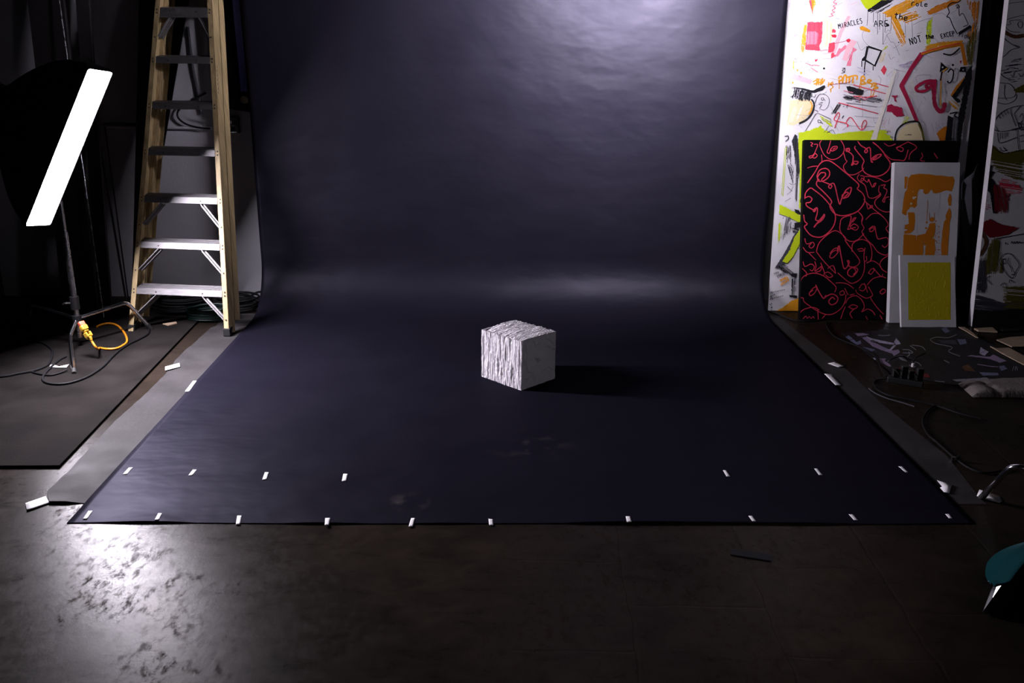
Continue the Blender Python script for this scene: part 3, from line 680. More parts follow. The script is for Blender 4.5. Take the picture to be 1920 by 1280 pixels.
# added black board standing in for the diagonal shadow behind the ladder
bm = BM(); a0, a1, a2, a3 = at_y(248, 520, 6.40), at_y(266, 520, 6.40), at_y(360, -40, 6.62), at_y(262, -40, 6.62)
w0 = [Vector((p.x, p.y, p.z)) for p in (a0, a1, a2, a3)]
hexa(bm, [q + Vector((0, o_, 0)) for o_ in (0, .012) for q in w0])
o = obj('black_board', bm, MT['black_board'], smooth=False); tag(o, 'added black slanted panel standing in for wall shadow behind the left ladder rail', 'panel')
# ------------------------------------------------------------------ paintings
class Canvas:
    def __init__(s, name, corner, ux, w, h, lean_k, t, base_mat, label, cat='painting', dz=0.0):
        s.o = Vector(corner); s.ux = Vector((ux[0], ux[1], 0)).normalized(); c = 1/math.sqrt(1+lean_k**2)
        bkd = Vector((-s.ux.y, s.ux.x, 0));  bkd = bkd if bkd.y > 0 else -bkd
        s.uy = (bkd*lean_k + Vector((0, 0, 1)))*c; s.n = s.ux.cross(s.uy).normalized(); s.n = s.n if s.n.y < 0 else -s.n
        s.w, s.h, s.t = w, h, t; s.bm = BM(); s.mats = [base_mat]; s.idx = {}; s.e = .0004; s.name, s.label, s.cat = name, label, cat
        b = s.n*-t; hexa(s.bm, [s.o, s.o+s.ux*w, s.o+s.ux*w+b, s.o+b] + [q + s.uy*h for q in (s.o, s.o+s.ux*w, s.o+s.ux*w+b, s.o+b)])
        s.tr = (0, 0, 1)
    def at(s, ox, oy, k): s.tr = (ox, oy, k); return s
    def P(s, p): x, y = p; return (s.tr[0]+x/s.tr[2], s.tr[1]+y/s.tr[2])
    def m(s, c):
        if c not in s.idx: s.idx[c] = len(s.mats); s.mats.append(P[c])
        return s.idx[c]
    def pl(s, p, e):
        q = on_plane(p[0], p[1], s.o + s.n*e, s.n); d = q-s.o      # keep inside the canvas edge
        a, b = d.dot(s.ux), d.dot(s.uy); a2, b2 = min(max(a, .001), s.w-.001), min(max(b, .001), s.h-.001)
        return q + s.ux*(a2-a) + s.uy*(b2-b)
    def up(s): s.e += .00003; return s.e
    def ribbon(s, pts, w, mi, e, taper=False, jit=.12):
        L, R = [], []; n = len(pts)
        if n < 2: return
        for i, p in enumerate(pts):
            a, b = pts[max(0, i-1)], pts[min(n-1, i+1)]; dx, dy = b[0]-a[0], b[1]-a[1]; l = math.hypot(dx, dy) or 1
            hw = w/2*(1+jit*nz(p[0]*.3, p[1]*.3, 1)*2); hw *= (1-.75*i/(n-1)) if taper else 1
            L.append((p[0]-dy/l*hw, p[1]+dx/l*hw)); R.append((p[0]+dy/l*hw, p[1]-dx/l*hw))
        Lv = [s.bm.verts.new(s.pl(p, e)) for p in L]; Rv = [s.bm.verts.new(s.pl(p, e)) for p in R]
        for i in range(n-1):
            try: s.bm.faces.new((Lv[i], Lv[i+1], Rv[i+1], Rv[i])).material_index = mi
            except ValueError: pass
    def line(s, pts, w, c, taper=False, sm=True, k=5):
        q = [s.P(p) for p in pts]
        if sm and len(q) > 2: q = [(v.x, v.y) for v in catmull([(a, b, 0) for a, b in q], k)]
        s.ribbon(q, w, s.m(c), s.up(), taper); return s
    def lines(s, ls, w, c):
        for l in ls: s.line(l, w, c)
    def fill(s, pts, c, rough=.0, sub=6):
        q = [s.P(p) for p in pts]; out = []; n = len(q)
        for i in range(n):
            a, b = q[i], q[(i+1) % n]; l = math.hypot(b[0]-a[0], b[1]-a[1]); k = max(1, int(l/2.2)) if rough else 1
            for j in range(k):
                t = j/k; x, y = a[0]+(b[0]-a[0])*t, a[1]+(b[1]-a[1])*t
                out.append((x + rough*(nz(x*.55, y*.55, 3)+.5*nz(x*1.7, y*1.7, 4)), y + rough*(nz(x*.55, y*.55, 8)+.5*nz(x*1.7, y*1.7, 9))))
        e = s.up(); vs = [s.bm.verts.new(s.pl(p, e)) for p in out]
        try: f = s.bm.faces.new(vs); f.material_index = s.m(c)
        except ValueError: pass
        return s
    def dry(s, pts, c, ang, step=1.1, cover=.85, fray=6, gap=.25, seed=0):     # dry-brush: bristle streaks inside an outline
        R_ = random.Random(seed+len(pts)*7+int(pts[0][0])); q = [s.P(p) for p in pts]; ca, sa = math.cos(math.radians(ang)), math.sin(math.radians(ang))
        rot = [(x*ca+y*sa, -x*sa+y*ca) for x, y in q]; y0, y1 = min(p[1] for p in rot), max(p[1] for p in rot); y = y0+step/2; e = s.up(); mi = s.m(c)
        while y < y1:
            xs = []
            for (a, b), (c2, d) in zip(rot, rot[1:]+rot[:1]):
                if (b <= y) != (d <= y): xs.append(a+(c2-a)*(y-b)/(d-b))
            xs.sort()
            for a, b in zip(xs[::2], xs[1::2]):
                if R_.random() > cover: continue
                a += R_.uniform(-.2, 1)*fray; b -= R_.uniform(-.2, 1)*fray; x = a
                while x < b:
                    l = R_.uniform(.25, 1)*max(6, (b-a)); x2 = min(b, x+l)
                    if x2-x > 1: s.ribbon([(u*ca-y*sa, u*sa+y*ca) for u in (x, (x+x2)/2, x2)], step*R_.uniform(.7, 1.25), mi, e, jit=0)
                    x = x2 + R_.uniform(0, gap)*8
            y += step
        return s
    def dots(s, spots, c):
        e = s.up(); mi = s.m(c)
        for (x, y, r) in spots:
            X, Y = s.P((x, y)); ring = []
            for i in range(9):
                t = i/9*2*math.pi; q = r*(1+.25*nz(X+i, Y, 3)); ring.append(s.bm.verts.new(s.pl((X+q*math.cos(t), Y+q*math.sin(t)), e)))
            s.bm.faces.new(ring).material_index = mi
        return s
    def text(s, word, a, b, h, w, c, slant=0.):
        w *= 1.35             # hand lettering from stroke glyphs, a -> b baseline in view coordinates
        n = len(word); dx, dy = (b[0]-a[0])/n, (b[1]-a[1])/n; l = math.hypot(dx, dy); nx, ny = dy/l, -dx/l
        for i, ch in enumerate(word):
            for st in GL.get(ch, []):
                pts = []
                for gx, gy in st:
                    hx = h if ch.isupper() else h*.8; t = i + .08 + gx*.78
                    pts.append((a[0]+dx*t+nx*hx*gy+slant*gy*h, a[1]+dy*t+ny*hx*gy + .8*nz(i*3.1, gx*2, gy*2)))
                s.line(pts, w, c, sm=len(pts) > 3, k=3)
        return s
    def done(s, group=None):
        o = bpy.data.objects.new(s.name, bpy.data.meshes.new(s.name)); s.bm.normal_update(); s.bm.to_mesh(o.data); s.bm.free()
        for mm in s.mats: o.data.materials.append(mm)
        COL.objects.link(o); return tag(o, s.label, s.cat, group)
GL = {'M': [[(0, 0), (.1, 1), (.5, .4), (.9, 1), (1, 0)]], 'I': [[(.5, 0), (.5, 1)]], 'R': [[(.1, 0), (.1, 1)], [(.1, 1), (.8, .85), (.7, .55), (.1, .5)], [(.3, .5), (1, 0)]],
      'A': [[(0, 0), (.5, 1)], [(.5, 1), (1, 0)], [(.2, .4), (.8, .4)]], 'C': [[(.95, .9), (.4, 1), (.1, .5), (.4, 0), (.95, .1)]], 'L': [[(.2, 1), (.15, 0)], [(.15, 0), (.9, .05)]],
      'E': [[(.9, 1), (.15, .95)], [(.15, .95), (.15, 0)], [(.15, .5), (.8, .5)], [(.15, 0), (.95, .05)]], 'S': [[(.9, .9), (.4, 1), (.2, .7), (.8, .4), (.6, .02), (.1, .1)]],
      'N': [[(.1, 0), (.1, 1)], [(.1, 1), (.9, 0)], [(.9, 0), (.9, 1)]], 'O': [[(.5, 1), (.1, .5), (.5, 0), (.9, .5), (.5, 1)]], 'T': [[(0, 1), (1, 1)], [(.5, 1), (.5, 0)]], 'X': [[(0, 0), (1, 1)], [(0, 1), (1, 0)]],
      'P': [[(.15, -.3), (.15, 1)], [(.15, 1), (.85, .85), (.75, .5), (.15, .45)]], 'B': [[(.1, 0), (.1, 1)], [(.1, 1), (.8, .8), (.1, .5)], [(.1, .5), (.95, .25), (.1, 0)]], 'G': [[(.9, .9), (.3, 1), (.1, .4), (.5, 0), (.9, .2), (.9, .45), (.55, .45)]],
      'H': [[(.1, 0), (.1, 1)], [(.9, 0), (.9, 1)], [(.1, .5), (.9, .5)]], 'F': [[(.15, 0), (.15, 1)], [(.15, 1), (.9, 1)], [(.15, .5), (.7, .5)]], 'Y': [[(0, 1), (.5, .5)], [(1, 1), (.4, 0)]], 'U': [[(.1, 1), (.15, .2), (.5, 0), (.85, .2), (.9, 1)]],
      'D': [[(.1, 0), (.1, 1)], [(.1, 1), (.8, .8), (.9, .3), (.1, 0)]], 'W': [[(0, 1), (.25, 0), (.5, .6), (.75, 0), (1, 1)]],
      't': [[(.45, 1.1), (.45, .1), (.8, 0)], [(0, .75), (.95, .8)]], 'h': [[(.1, 1.1), (.1, 0)], [(.1, .4), (.5, .65), (.85, .45), (.85, 0)]], 'e': [[(.1, .35), (.85, .4), (.6, .7), (.15, .5), (.2, .05), (.95, .1)]],
      'r': [[(.15, 0), (.15, .8)], [(.15, .6), (.45, .85), (.95, .85)]], 'o': [[(.5, .65), (.1, .35), (.5, 0), (.9, .35), (.5, .65)]], 'u': [[(.1, .65), (.15, .1), (.5, 0), (.85, .15), (.9, .65)]], 'l': [[(.4, 1.1), (.3, .1), (.8, 0)]],
      'f': [[(.9, 1), (.4, .95), (.4, 0)], [(.1, .55), (.8, .55)]]}
def base_pt(px, py): return fl(px, py)

# --- the large graffiti-like board
A0 = fl(1441, 582, .003); kA = .11
c1 = Canvas('large_painting', A0, (1, 0), 1.33, 2.44, kA, .02, MT['canvas'], 'tall white panel painted with scribbled words, faces and lime, red and orange strokes')
print('art1 top-left', end=' ')
for p in ((1494, 0), (1838, 0), (1797, 290)):
    q = on_plane(p[0], p[1], c1.o, c1.n); print((q-c1.o).dot(c1.ux), (q-c1.o).dot(c1.uy), end=' | ')
print()
c = c1.at(1420, 0, 3.84)
# washes
c.dry([(288, 0), (330, 0), (320, 190), (300, 260), (268, 300)], 'cream', 95, 1.3, 1)
c.dry([(400, 120), (520, 130), (560, 220), (520, 350), (480, 340), (470, 170)], 'cream', 92, 1.4, .8)
c.dry([(470, 0), (540, 0), (530, 90), (480, 100)], 'cream', 92, 1.4, .4)
c.fill([(236, 722), (320, 712), (388, 722), (396, 790), (345, 862), (262, 905), (212, 900)], 'cream', 1.5)
c.dry([(250, 770), (330, 760), (300, 860), (215, 900)], 'ivory', 110, 1.3, .5)
c.dry([(380, 0), (420, 0), (425, 40), (412, 60)], 'orange', 88, 1, .8); c.fill([(368, 0), (408, 0), (404, 60), (398, 106), (388, 66)], 'deep_orange', .5); c.fill([(372, 0), (388, 0), (398, 104), (388, 66)], 'coral', .3)
c.line([(565, 0), (548, 18), (572, 28), (545, 45), (562, 58), (538, 75), (556, 88), (530, 100), (545, 112), (515, 122)], 1.3, 'coral'); c.line([(520, 60), (535, 20), (540, 0)], .7, 'pale_pink')
c.line([(672, 36), (720, 14)], 1, 'pale_pink')
# orange sweep at the top
c.dry([(900, 95), (990, 40), (1080, 0), (1215, 0), (1100, 60), (1000, 110), (940, 130)], 'orange', -28, 1.2, 1, 4, .1)
c.dry([(945, 100), (1000, 100), (1045, 210), (1080, 310), (1040, 330), (985, 220)], 'orange', 62, 1.3, .92, 8)
c.dry([(1000, 85), (1130, 70), (1180, 120), (1080, 180), (1010, 150)], 'orange', -20, 1.4, .75, 8)
c.dry([(1210, 90), (1290, 40), (1400, 0), (1480, 0), (1330, 75), (1240, 110)], 'deep_orange', -25, 1.2, 1, 4, .1)
c.dry([(1500, 0), (1600, 0), (1590, 120), (1570, 260), (1545, 320), (1500, 260), (1560, 160)], 'deep_orange', 95, 1.4, .9, 5)
c.dry([(1220, 160), (1260, 120), (1256, 240), (1240, 330), (1218, 330)], 'lime', 90, 1.1, .95, 5)
c.dry([(1205, 330), (1330, 300), (1480, 290), (1470, 330), (1280, 370), (1195, 395)], 'orange', -10, 1.2, .95, 5)
# lime corner and black wedge with drips
c.fill([(742, 0), (925, 0), (860, 40), (800, 72), (775, 55)], 'lime', .6); c.fill([(895, 0), (985, 0), (880, 62), (800, 88), (793, 74)], 'black', .8)
c.dry([(860, 40), (1000, 0), (940, 55), (880, 90), (815, 95)], 'black', -28, 1, .6, 8)
for x0, x1, y0, y1 in ((795, 790, 85, 185), (836, 834, 88, 162), (866, 864, 92, 248), (882, 880, 95, 215), (906, 903, 95, 320), (921, 918, 95, 235), (966, 960, 110, 222), (1060, 1068, 110, 270), (1110, 1118, 120, 290)): c.line([(x0, y0), ((x0+x1)/2+1, (y0+y1)/2), (x1, y1)], .8, 'charcoal' if x0 < 1000 else 'pencil')
# pink and red
c.fill([(652, 112), (672, 120), (612, 240), (575, 350), (555, 402), (532, 398), (560, 300), (600, 205)], 'pale_pink', .6)
c.fill([(360, 160), (380, 155), (420, 160), (470, 157), (468, 240), (462, 300), (447, 328), (450, 366), (420, 356), (392, 362), (344, 356), (356, 250)], 'coral', 1.0)
c.fill([(366, 228), (418, 226), (440, 240), (432, 318), (352, 322)], 'pink', 1.0); c.line([(470, 212), (448, 218), (446, 158)], .6, 'crimson'); c.lines([[(380, 170), (378, 330)], [(412, 165), (406, 335)], [(440, 160), (428, 330)], [(466, 238), (444, 240)], [(464, 270), (440, 272)]], .6, 'crimson')
c.fill([(348, 322), (440, 318), (452, 366), (345, 358)], 'coral', 1.0); c.line([(448, 350), (460, 368), (472, 362), (508, 358)], .9, 'crimson'); c.line([(470, 388), (540, 380)], .7, 'pink'); c.line([(470, 425), (540, 418)], .7, 'pale_pink')
c.dry([(338, 178), (357, 172), (352, 250), (345, 340), (330, 395), (310, 360), (322, 260)], 'orange', 92, 1, .85, 4)
c.line([(292, 240), (300, 300), (298, 340), (270, 390), (250, 408)], 1.8, 'pale_pink'); c.line([(262, 270), (275, 250), (290, 255)], 1.4, 'purple')
c.fill([(538, 212), (552, 208), (566, 222), (560, 236), (538, 234)], 'coral', .7); c.fill([(530, 250), (560, 246), (572, 256), (566, 272), (540, 268)], 'red', .7)
c.fill([(516, 312), (556, 302), (560, 345), (548, 372), (508, 380), (512, 350)], 'coral', .8); c.fill([(532, 385), (548, 374), (556, 396), (600, 372), (572, 404), (530, 420)], 'coral', .8)
c.line([(550, 314), (600, 304), (640, 294)], .9, 'crimson'); c.fill([(638, 288), (660, 278), (676, 292), (668, 306), (648, 304)], 'red', .6)
c.fill([(560, 402), (590, 345), (602, 352), (632, 322), (650, 338), (600, 380), (580, 406)], 'pink', .6)
c.fill([(676, 282), (718, 300), (668, 370), (648, 440), (610, 430), (640, 340)], 'pale_pink', .8); c.fill([(640, 472), (690, 340), (718, 358), (688, 380), (672, 475)], 'pink', .8); c.lines([[(655, 420), (668, 388)], [(662, 432), (680, 396)]], .6, 'crimson')
c.fill([(412, 430), (436, 424), (430, 438), (418, 446)], 'coral', .3); c.line([(345, 452), (390, 472), (408, 468), (448, 474)], 1, 'coral', sm=False); c.line([(385, 488), (436, 520)], 1, 'coral')
c.fill([(912, 468), (932, 500), (914, 542), (889, 505)], 'coral', .6)
c.fill([(242, 524), (396, 578), (382, 606), (238, 566)], 'pale_pink', .5); c.line([(300, 540), (312, 556), (322, 548)], .5, 'charcoal')
c.dots([(288, 505, 1.8), (315, 525, 2.1), (255, 595, 2), (262, 480, 1.2)], 'orange'); c.dots([(480, 493, 2), (1055, 245, 1.1), (1018, 305, 1.3), (1408, 468, 2.2)], 'black')
rr = random.Random(3); c.dots([(270+rr.random()*150, 440+rr.random()*70, .45) for _ in range(46)], 'charcoal')
c.line([(262, 432), (275, 420), (285, 440), (270, 450), (262, 436)], .7, 'black'); c.dry([(248, 440), (275, 425), (270, 500), (246, 500)], 'lime', 90, 1.2, .5)
# orange graffiti lettering
c.lines([[(400, 590), (440, 570), (425, 610)], [(430, 562), (425, 615)], [(445, 565), (440, 612)], [(458, 568), (455, 615)], [(470, 562), (465, 605), (485, 570)], [(405, 605), (480, 585)]], 2.2, 'orange')
c.lines([[(515, 590), (510, 625)], [(545, 588), (525, 605), (545, 625), (522, 645)], [(505, 610), (550, 600)], [(530, 640), (528, 665)]], 1.8, 'orange')
c.lines([[(590, 600), (588, 560), (605, 550), (612, 570), (590, 585)], [(612, 600), (622, 550), (640, 545), (640, 600)], [(640, 560), (690, 545), (718, 548), (715, 575)], [(665, 550), (660, 600)], [(690, 552), (686, 600)]], 3.0, 'orange')
c.lines([[(745, 610), (748, 560), (765, 548), (772, 570), (755, 580), (780, 600), (748, 608)], [(790, 600), (800, 575), (820, 580), (800, 595), (830, 605)], [(820, 630), (835, 600), (860, 605), (840, 618), (868, 632), (830, 640)]], 3.0, 'orange')
for x, y0, y1 in ((740, 600, 740), (748, 600, 700), (590, 590, 640), (732, 620, 700), (820, 640, 690)): c.line([(x, y0), (x-1, y1)], 1.2, 'orange')
c.line([(845, 650), (830, 690), (812, 690)], 1.6, 'orange')
# black square, words
sq = [(795, 335), (893, 366), (846, 474), (775, 432), (795, 335)]; c.line(sq, 4.2, 'black', sm=False); c.fill([(795, 340), (775, 400), (752, 425), (752, 440), (790, 436), (776, 424)], 'black', .6); c.line([(778, 440), (772, 490), (770, 542)], 2, 'black'); c.line([(752, 438), (752, 482)], 1.6, 'black'); c.line([(834, 474), (833, 506)], 1.4, 'black')
c.text('MIRACLES', (585, 208), (762, 166), 36, 1.0, 'black'); c.text('ARE', (836, 192), (948, 190), 44, 1.1, 'black'); c.fill([(925, 170), (948, 172), (950, 190), (928, 188)], 'black', .8)
c.text('the', (980, 130), (1084, 150), 48, 1.4, 'black'); c.text('role', (1105, 42), (1230, 48), 40, 1.2, 'black')
c.text('NOT', (1100, 325), (1188, 300), 48, 1.3, 'black'); c.text('the', (1212, 282), (1274, 275), 36, 1.6, 'black'); c.text('EXCEP', (1322, 278), (1425, 252), 32, 1.2, 'black'); c.text('TION', (1440, 262), (1530, 285), 26, 1.0, 'charcoal')
c.line([(612, 492), (630, 490), (612, 508), (626, 518), (605, 528)], 1.2, 'black'); c.line([(632, 490), (628, 525)], 1.2, 'black')
c.fill([(736, 195), (756, 188), (782, 198), (814, 218), (810, 234), (776, 226), (742, 214)], 'orange', .8)
c.dry([(895, 362), (930, 325), (955, 320), (930, 345), (902, 372)], 'lime', -35, 1, .9); c.dry([(868, 470), (895, 385), (925, 372), (908, 430), (885, 475)], 'cream', 108, 1.2, .8)
# the part above
c.fill([(742, 2), (925, 2), (1010, -120), (960, -260), (800, -230), (700, -90)], 'lime', 1.5); c.dry([(1080, 4), (1215, 4), (1420, -110), (1560, -120), (1540, -200), (1250, -120)], 'orange', -25, 1.3, .95, 6)
c.line([(420, -40), (480, -120), (440, -200), (340, -190), (320, -90), (380, -40), (420, -40)], 2.5, 'black'); c.line([(1100, -60), (1180, -140), (1150, -240), (1050, -250)], 5, 'crimson'); c.dry([(300, 2), (420, 2), (440, -160), (300, -170)], 'cream', 92, 1.3, .7); c.fill([(540, -60), (640, -80), (660, -180), (560, -190)], 'coral', 1.2)
# faint scuffs and hatching all over the ground
rs = random.Random(21)
for _ in range(70):
    x, y = rs.uniform(270, 1450), rs.uniform(5, 980); a = rs.gauss(.2, .9); l = rs.uniform(20, 110)
    c.line([(x, y), (x+math.cos(a)*l*.5+rs.uniform(-8, 8), y+math.sin(a)*l*.5), (x+math.cos(a)*l, y+math.sin(a)*l)], rs.uniform(.35, .6), rs.choice(['dusty', 'pencil', 'lilac', 'dusty']))
for x, y, w_, h_, cc, an in ((1010, 430, 150, 70, 'lilac', -20), (640, 730, 250, 60, 'dusty', 8), (1230, 560, 130, 160, 'lilac', 70), (480, 520, 120, 60, 'ivory', 10), (1080, 560, 70, 150, 'ivory', 80), (700, 480, 120, 60, 'lilac', 20), (1250, 880, 100, 120, 'lilac', 75)):
    c.dry([(x, y), (x+w_, y+6), (x+w_-8, y+h_), (x+10, y+h_-6)], cc, an, 1.3, .35, 10, .9)
# pencil lines
c.lines([[(770, 215), (755, 250), (765, 290), (800, 330)], [(905, 320), (935, 250), (960, 235), (940, 215), (925, 240)], [(930, 250), (960, 300), (985, 310), (1025, 400)], [(945, 390), (960, 425), (985, 410)], [(1120, 180), (1180, 150), (1250, 130)], [(1250, 130), (1225, 170), (1230, 230), (1300, 300), (1340, 360)], [(1260, 110), (1330, 95), (1370, 130)],
         [(560, 600), (700, 610)], [(735, 610), (738, 690)], [(755, 690), (758, 840)], [(700, 835), (880, 850)], [(650, 905), (850, 912)], [(720, 300), (745, 360), (790, 330)], [(1150, 600), (1150, 545), (1250, 542), (1240, 560)], [(870, 545), (890, 575), (880, 610)], [(1195, 690), (1215, 725)]], .55, 'pencil')
# black dry block and arc
c.fill([(245, 624), (330, 634), (400, 652), (420, 640), (484, 612), (490, 628), (466, 650), (402, 668)], 'black', .8); c.dry([(245, 626), (400, 655), (430, 640), (470, 650), (398, 670), (384, 724), (330, 732), (232, 702), (262, 664)], 'black', 100, .95, .85, 5, .3)
c.line([(388, 714), (404, 735), (408, 768), (392, 818), (352, 862), (300, 888)], 3, 'black'); c.line([(383, 730), (394, 760), (386, 795), (370, 825)], 2.4, 'orange')
c.line([(395, 690), (410, 700), (420, 680)], .8, 'charcoal'); c.line([(415, 740), (430, 700), (455, 676), (500, 688), (519, 722), (508, 765), (482, 791), (456, 786)], .8, 'charcoal')
c.lines([[(460, 706), (475, 704), (478, 716), (465, 720), (460, 706)], [(478, 716), (490, 722)], [(470, 735), (448, 742)], [(440, 750), (462, 755), (446, 780)], [(410, 790), (438, 802)]], .9, 'charcoal')
c.line([(343, 946), (418, 822), (432, 812), (528, 856), (530, 892)], .9, 'charcoal', sm=False)
# lime field
c.dry([(290, 955), (380, 935), (440, 910), (470, 920), (550, 965), (650, 952), (780, 940), (925, 935), (980, 1010), (1000, 1040), (360, 1040)], 'lime', 2, 1.2, 1, 6, .1); c.fill([(372, 1005), (380, 965), (450, 940), (520, 968), (650, 968), (800, 958), (900, 975), (930, 1040), (380, 1040)], 'lime', 2)
c.fill([(300, 960), (358, 955), (372, 1010), (352, 1230), (318, 1500), (300, 1500), (305, 1230), (288, 1080)], 'lime', 1.5)
c.fill([(380, 955), (430, 930), (460, 898), (470, 935), (440, 985), (385, 1000)], 'lime', 1.5); c.dry([(430, 825), (470, 840), (548, 890), (540, 915), (480, 875)], 'lime', 28, 1.2, .85)
c.lines([[(435, 870), (440, 862), (455, 868), (458, 880), (440, 882), (435, 870)], [(456, 880), (472, 888)]], 1, 'black'); c.lines([[(480, 955), (515, 905)], [(500, 958), (540, 935), (560, 965)]], .9, 'charcoal')
# smudges and pink lines in the middle
c.fill([(640, 622), (665, 620), (705, 632), (766, 648), (758, 682), (720, 684), (655, 668)], 'black', 1.2); c.dry([(610, 680), (720, 690), (900, 700), (910, 735), (740, 740), (620, 720)], 'charcoal', 12, 1, .5, 20, .8); c.dry([(610, 690), (700, 690), (700, 715), (620, 712)], 'black', 5, 1, .55, 8, .8)
c.dry([(582, 740), (612, 740), (555, 825), (528, 820)], 'black', -58, .9, .75, 5, .5); c.dry([(620, 765), (660, 745), (650, 785)], 'black', -70, .9, .5); c.line([(608, 850), (622, 832)], 1.6, 'black')
c.lines([[(690, 610), (800, 640), (946, 680)], [(855, 600), (946, 626)], [(585, 738), (700, 770), (870, 818)], [(690, 690), (780, 700), (860, 690)]], 1.5, 'coral'); c.lines([[(620, 652), (690, 668)], [(700, 700), (730, 715), (745, 695), (770, 718), (800, 700)]], 1.3, 'pink'); c.line([(520, 612), (600, 600), (660, 592), (685, 570)], .8, 'crimson')
c.line([(556, 922), (575, 870), (592, 825), (580, 812), (556, 848), (562, 868), (640, 888), (648, 912), (655, 900), (640, 885), (655, 855), (680, 850), (745, 935), (785, 895), (782, 868), (765, 872), (752, 905), (755, 938)], 1.6, 'coral')
c.fill([(985, 500), (1002, 515), (962, 660), (905, 830), (858, 1005), (815, 1005), (880, 820), (935, 650)], 'ivory', 1.0)
# red outline head on the right
c.line([(1186, 384), (1110, 490), (1035, 620)], 8, 'crimson', sm=False); c.line([(1035, 612), (1085, 720), (1150, 875)], 8, 'crimson', sm=False); c.line([(1180, 388), (1320, 345), (1475, 312)], 4.5, 'deep_orange', sm=False); c.line([(1185, 380), (1320, 338), (1460, 312)], 1.6, 'red', sm=False); c.line([(1470, 315), (1485, 390), (1500, 470)], 7, 'deep_orange', sm=False)
c.line([(1338, 386), (1390, 396), (1430, 372), (1458, 344)], 3, 'black'); c.fill([(1322, 446), (1366, 486), (1312, 522)], 'black', .5); c.dots([(1334, 484, 1.6)], 'white'); c.line([(1372, 522), (1392, 498), (1412, 515), (1405, 570), (1384, 598), (1368, 582)], 2.6, 'black')
c.fill([(1462, 482), (1500, 480), (1505, 520), (1452, 518)], 'black', .5); c.dots([(1482, 502, 1.4)], 'white'); c.fill([(1456, 438), (1474, 434), (1464, 462)], 'crimson', .3)
c.line([(1366, 490), (1335, 520), (1324, 570), (1318, 760)], 2, 'orange'); c.line([(1330, 515), (1318, 580)], 3, 'black')
c.line([(1290, 588), (1240, 580), (1185, 598), (1142, 632), (1158, 656), (1205, 654), (1255, 615), (1230, 600), (1215, 628), (1245, 630)], 5.5, 'crimson'); c.line([(1275, 580), (1272, 650), (1276, 740), (1300, 790), (1330, 800), (1345, 770), (1350, 738)], 8, 'crimson'); c.fill([(1250, 575), (1290, 570), (1292, 620), (1240, 640)], 'crimson', .6)
c.fill([(960, 690), (1012, 686), (995, 708), (1008, 738), (988, 728), (985, 700)], 'crimson', .8); c.fill([(934, 762), (965, 748), (990, 762), (1040, 775), (1046, 812), (1062, 835), (1028, 838), (1000, 842), (972, 808), (932, 802)], 'crimson', 1.2)
c.fill([(1000, 1010), (1020, 945), (1080, 892), (1145, 884), (1178, 940), (1195, 1010)], 'cream', 1); c.line([(988, 1020), (1008, 935), (1070, 884), (1145, 874), (1175, 905), (1200, 1015)], 3.2, 'black'); c.line([(1160, 890), (1190, 960), (1200, 1015)], 3, 'olive'); c.dry([(1060, 962), (1110, 958), (1115, 985), (1065, 985)], 'charcoal', 0, 1, .5)
c.dry([(1030, 900), (1070, 820), (1100, 840), (1075, 890)], 'lime', -60, 1.2, .55); c.line([(935, 860), (910, 900), (930, 935), (960, 945)], 1, 'pale_pink')
c.line([(1400, 692), (1440, 625), (1500, 560)], 6, 'deep_orange', sm=False); c.fill([(1400, 695), (1440, 700), (1505, 590), (1500, 552), (1440, 640)], 'black', .8); c.fill([(1395, 690), (1440, 740), (1465, 735), (1460, 720), (1420, 690)], 'black', .8); c.dry([(1370, 700), (1440, 745), (1470, 790), (1440, 800), (1380, 740)], 'orange', 40, 1.3, .6)
c.line([(1385, 818), (1440, 808), (1420, 830), (1450, 850)], 2.6, 'black'); c.fill([(1372, 830), (1412, 850), (1400, 1010), (1352, 1010)], 'black', 1); c.fill([(1288, 960), (1340, 915), (1366, 905), (1350, 1020), (1318, 1020)], 'deep_orange', 1)
c.line([(1465, 0), (1440, 20), (1402, 20), (1372, 48), (1382, 88), (1366, 118), (1386, 132), (1410, 190), (1442, 246)], 1.8, 'black'); c.line([(1428, 45), (1442, 32), (1456, 50), (1436, 58), (1450, 42), (1455, 112), (1478, 96), (1510, 155), (1515, 178), (1482, 192)], 1.4, 'black'); c.fill([(1445, 235), (1530, 180), (1545, 195), (1455, 255)], 'black', .8)
c.dry([(1540, 250), (1590, 180), (1570, 330), (1545, 480), (1515, 470), (1500, 330)], 'olive', 95, 1.2, .95, 8); c.fill([(1500, 520), (1545, 470), (1545, 560), (1480, 900), (1440, 1230), (1412, 1230), (1440, 950), (1450, 820), (1480, 690)], 'black', 2.0); c.dry([(1405, 860), (1450, 830), (1435, 1010), (1400, 1010)], 'dusty', 95, 1.2, .5)
# left column, lower part
c = c1.at(1420, 240, 3.2)
c.line([(165, 50), (185, 48), (185, 65), (168, 80)], 1.4, 'black')
c.fill([(225, 38), (240, 45), (250, 160), (255, 260), (238, 290), (232, 180), (205, 80)], 'charcoal', 1); c.dry([(225, 40), (245, 50), (250, 250), (238, 440), (225, 440), (232, 250), (210, 90)], 'black', 92, .9, .8)
c.dry([(168, 95), (212, 100), (215, 200), (175, 205)], 'black', 88, .9, .6, 8, .8); c.dry([(175, 210), (220, 210), (222, 330), (190, 320)], 'charcoal', 75, 1, .4, 10, .9)
c.lines([[(205, 220), (218, 255), (200, 285)], [(190, 330), (215, 340), (232, 330)], [(178, 400), (200, 380), (215, 350)], [(180, 350), (210, 380)], [(165, 440), (200, 420)]], .7, 'charcoal'); c.dry([(160, 110), (175, 110), (160, 400), (145, 440), (140, 330)], 'lime', 94, 1.3, .45)
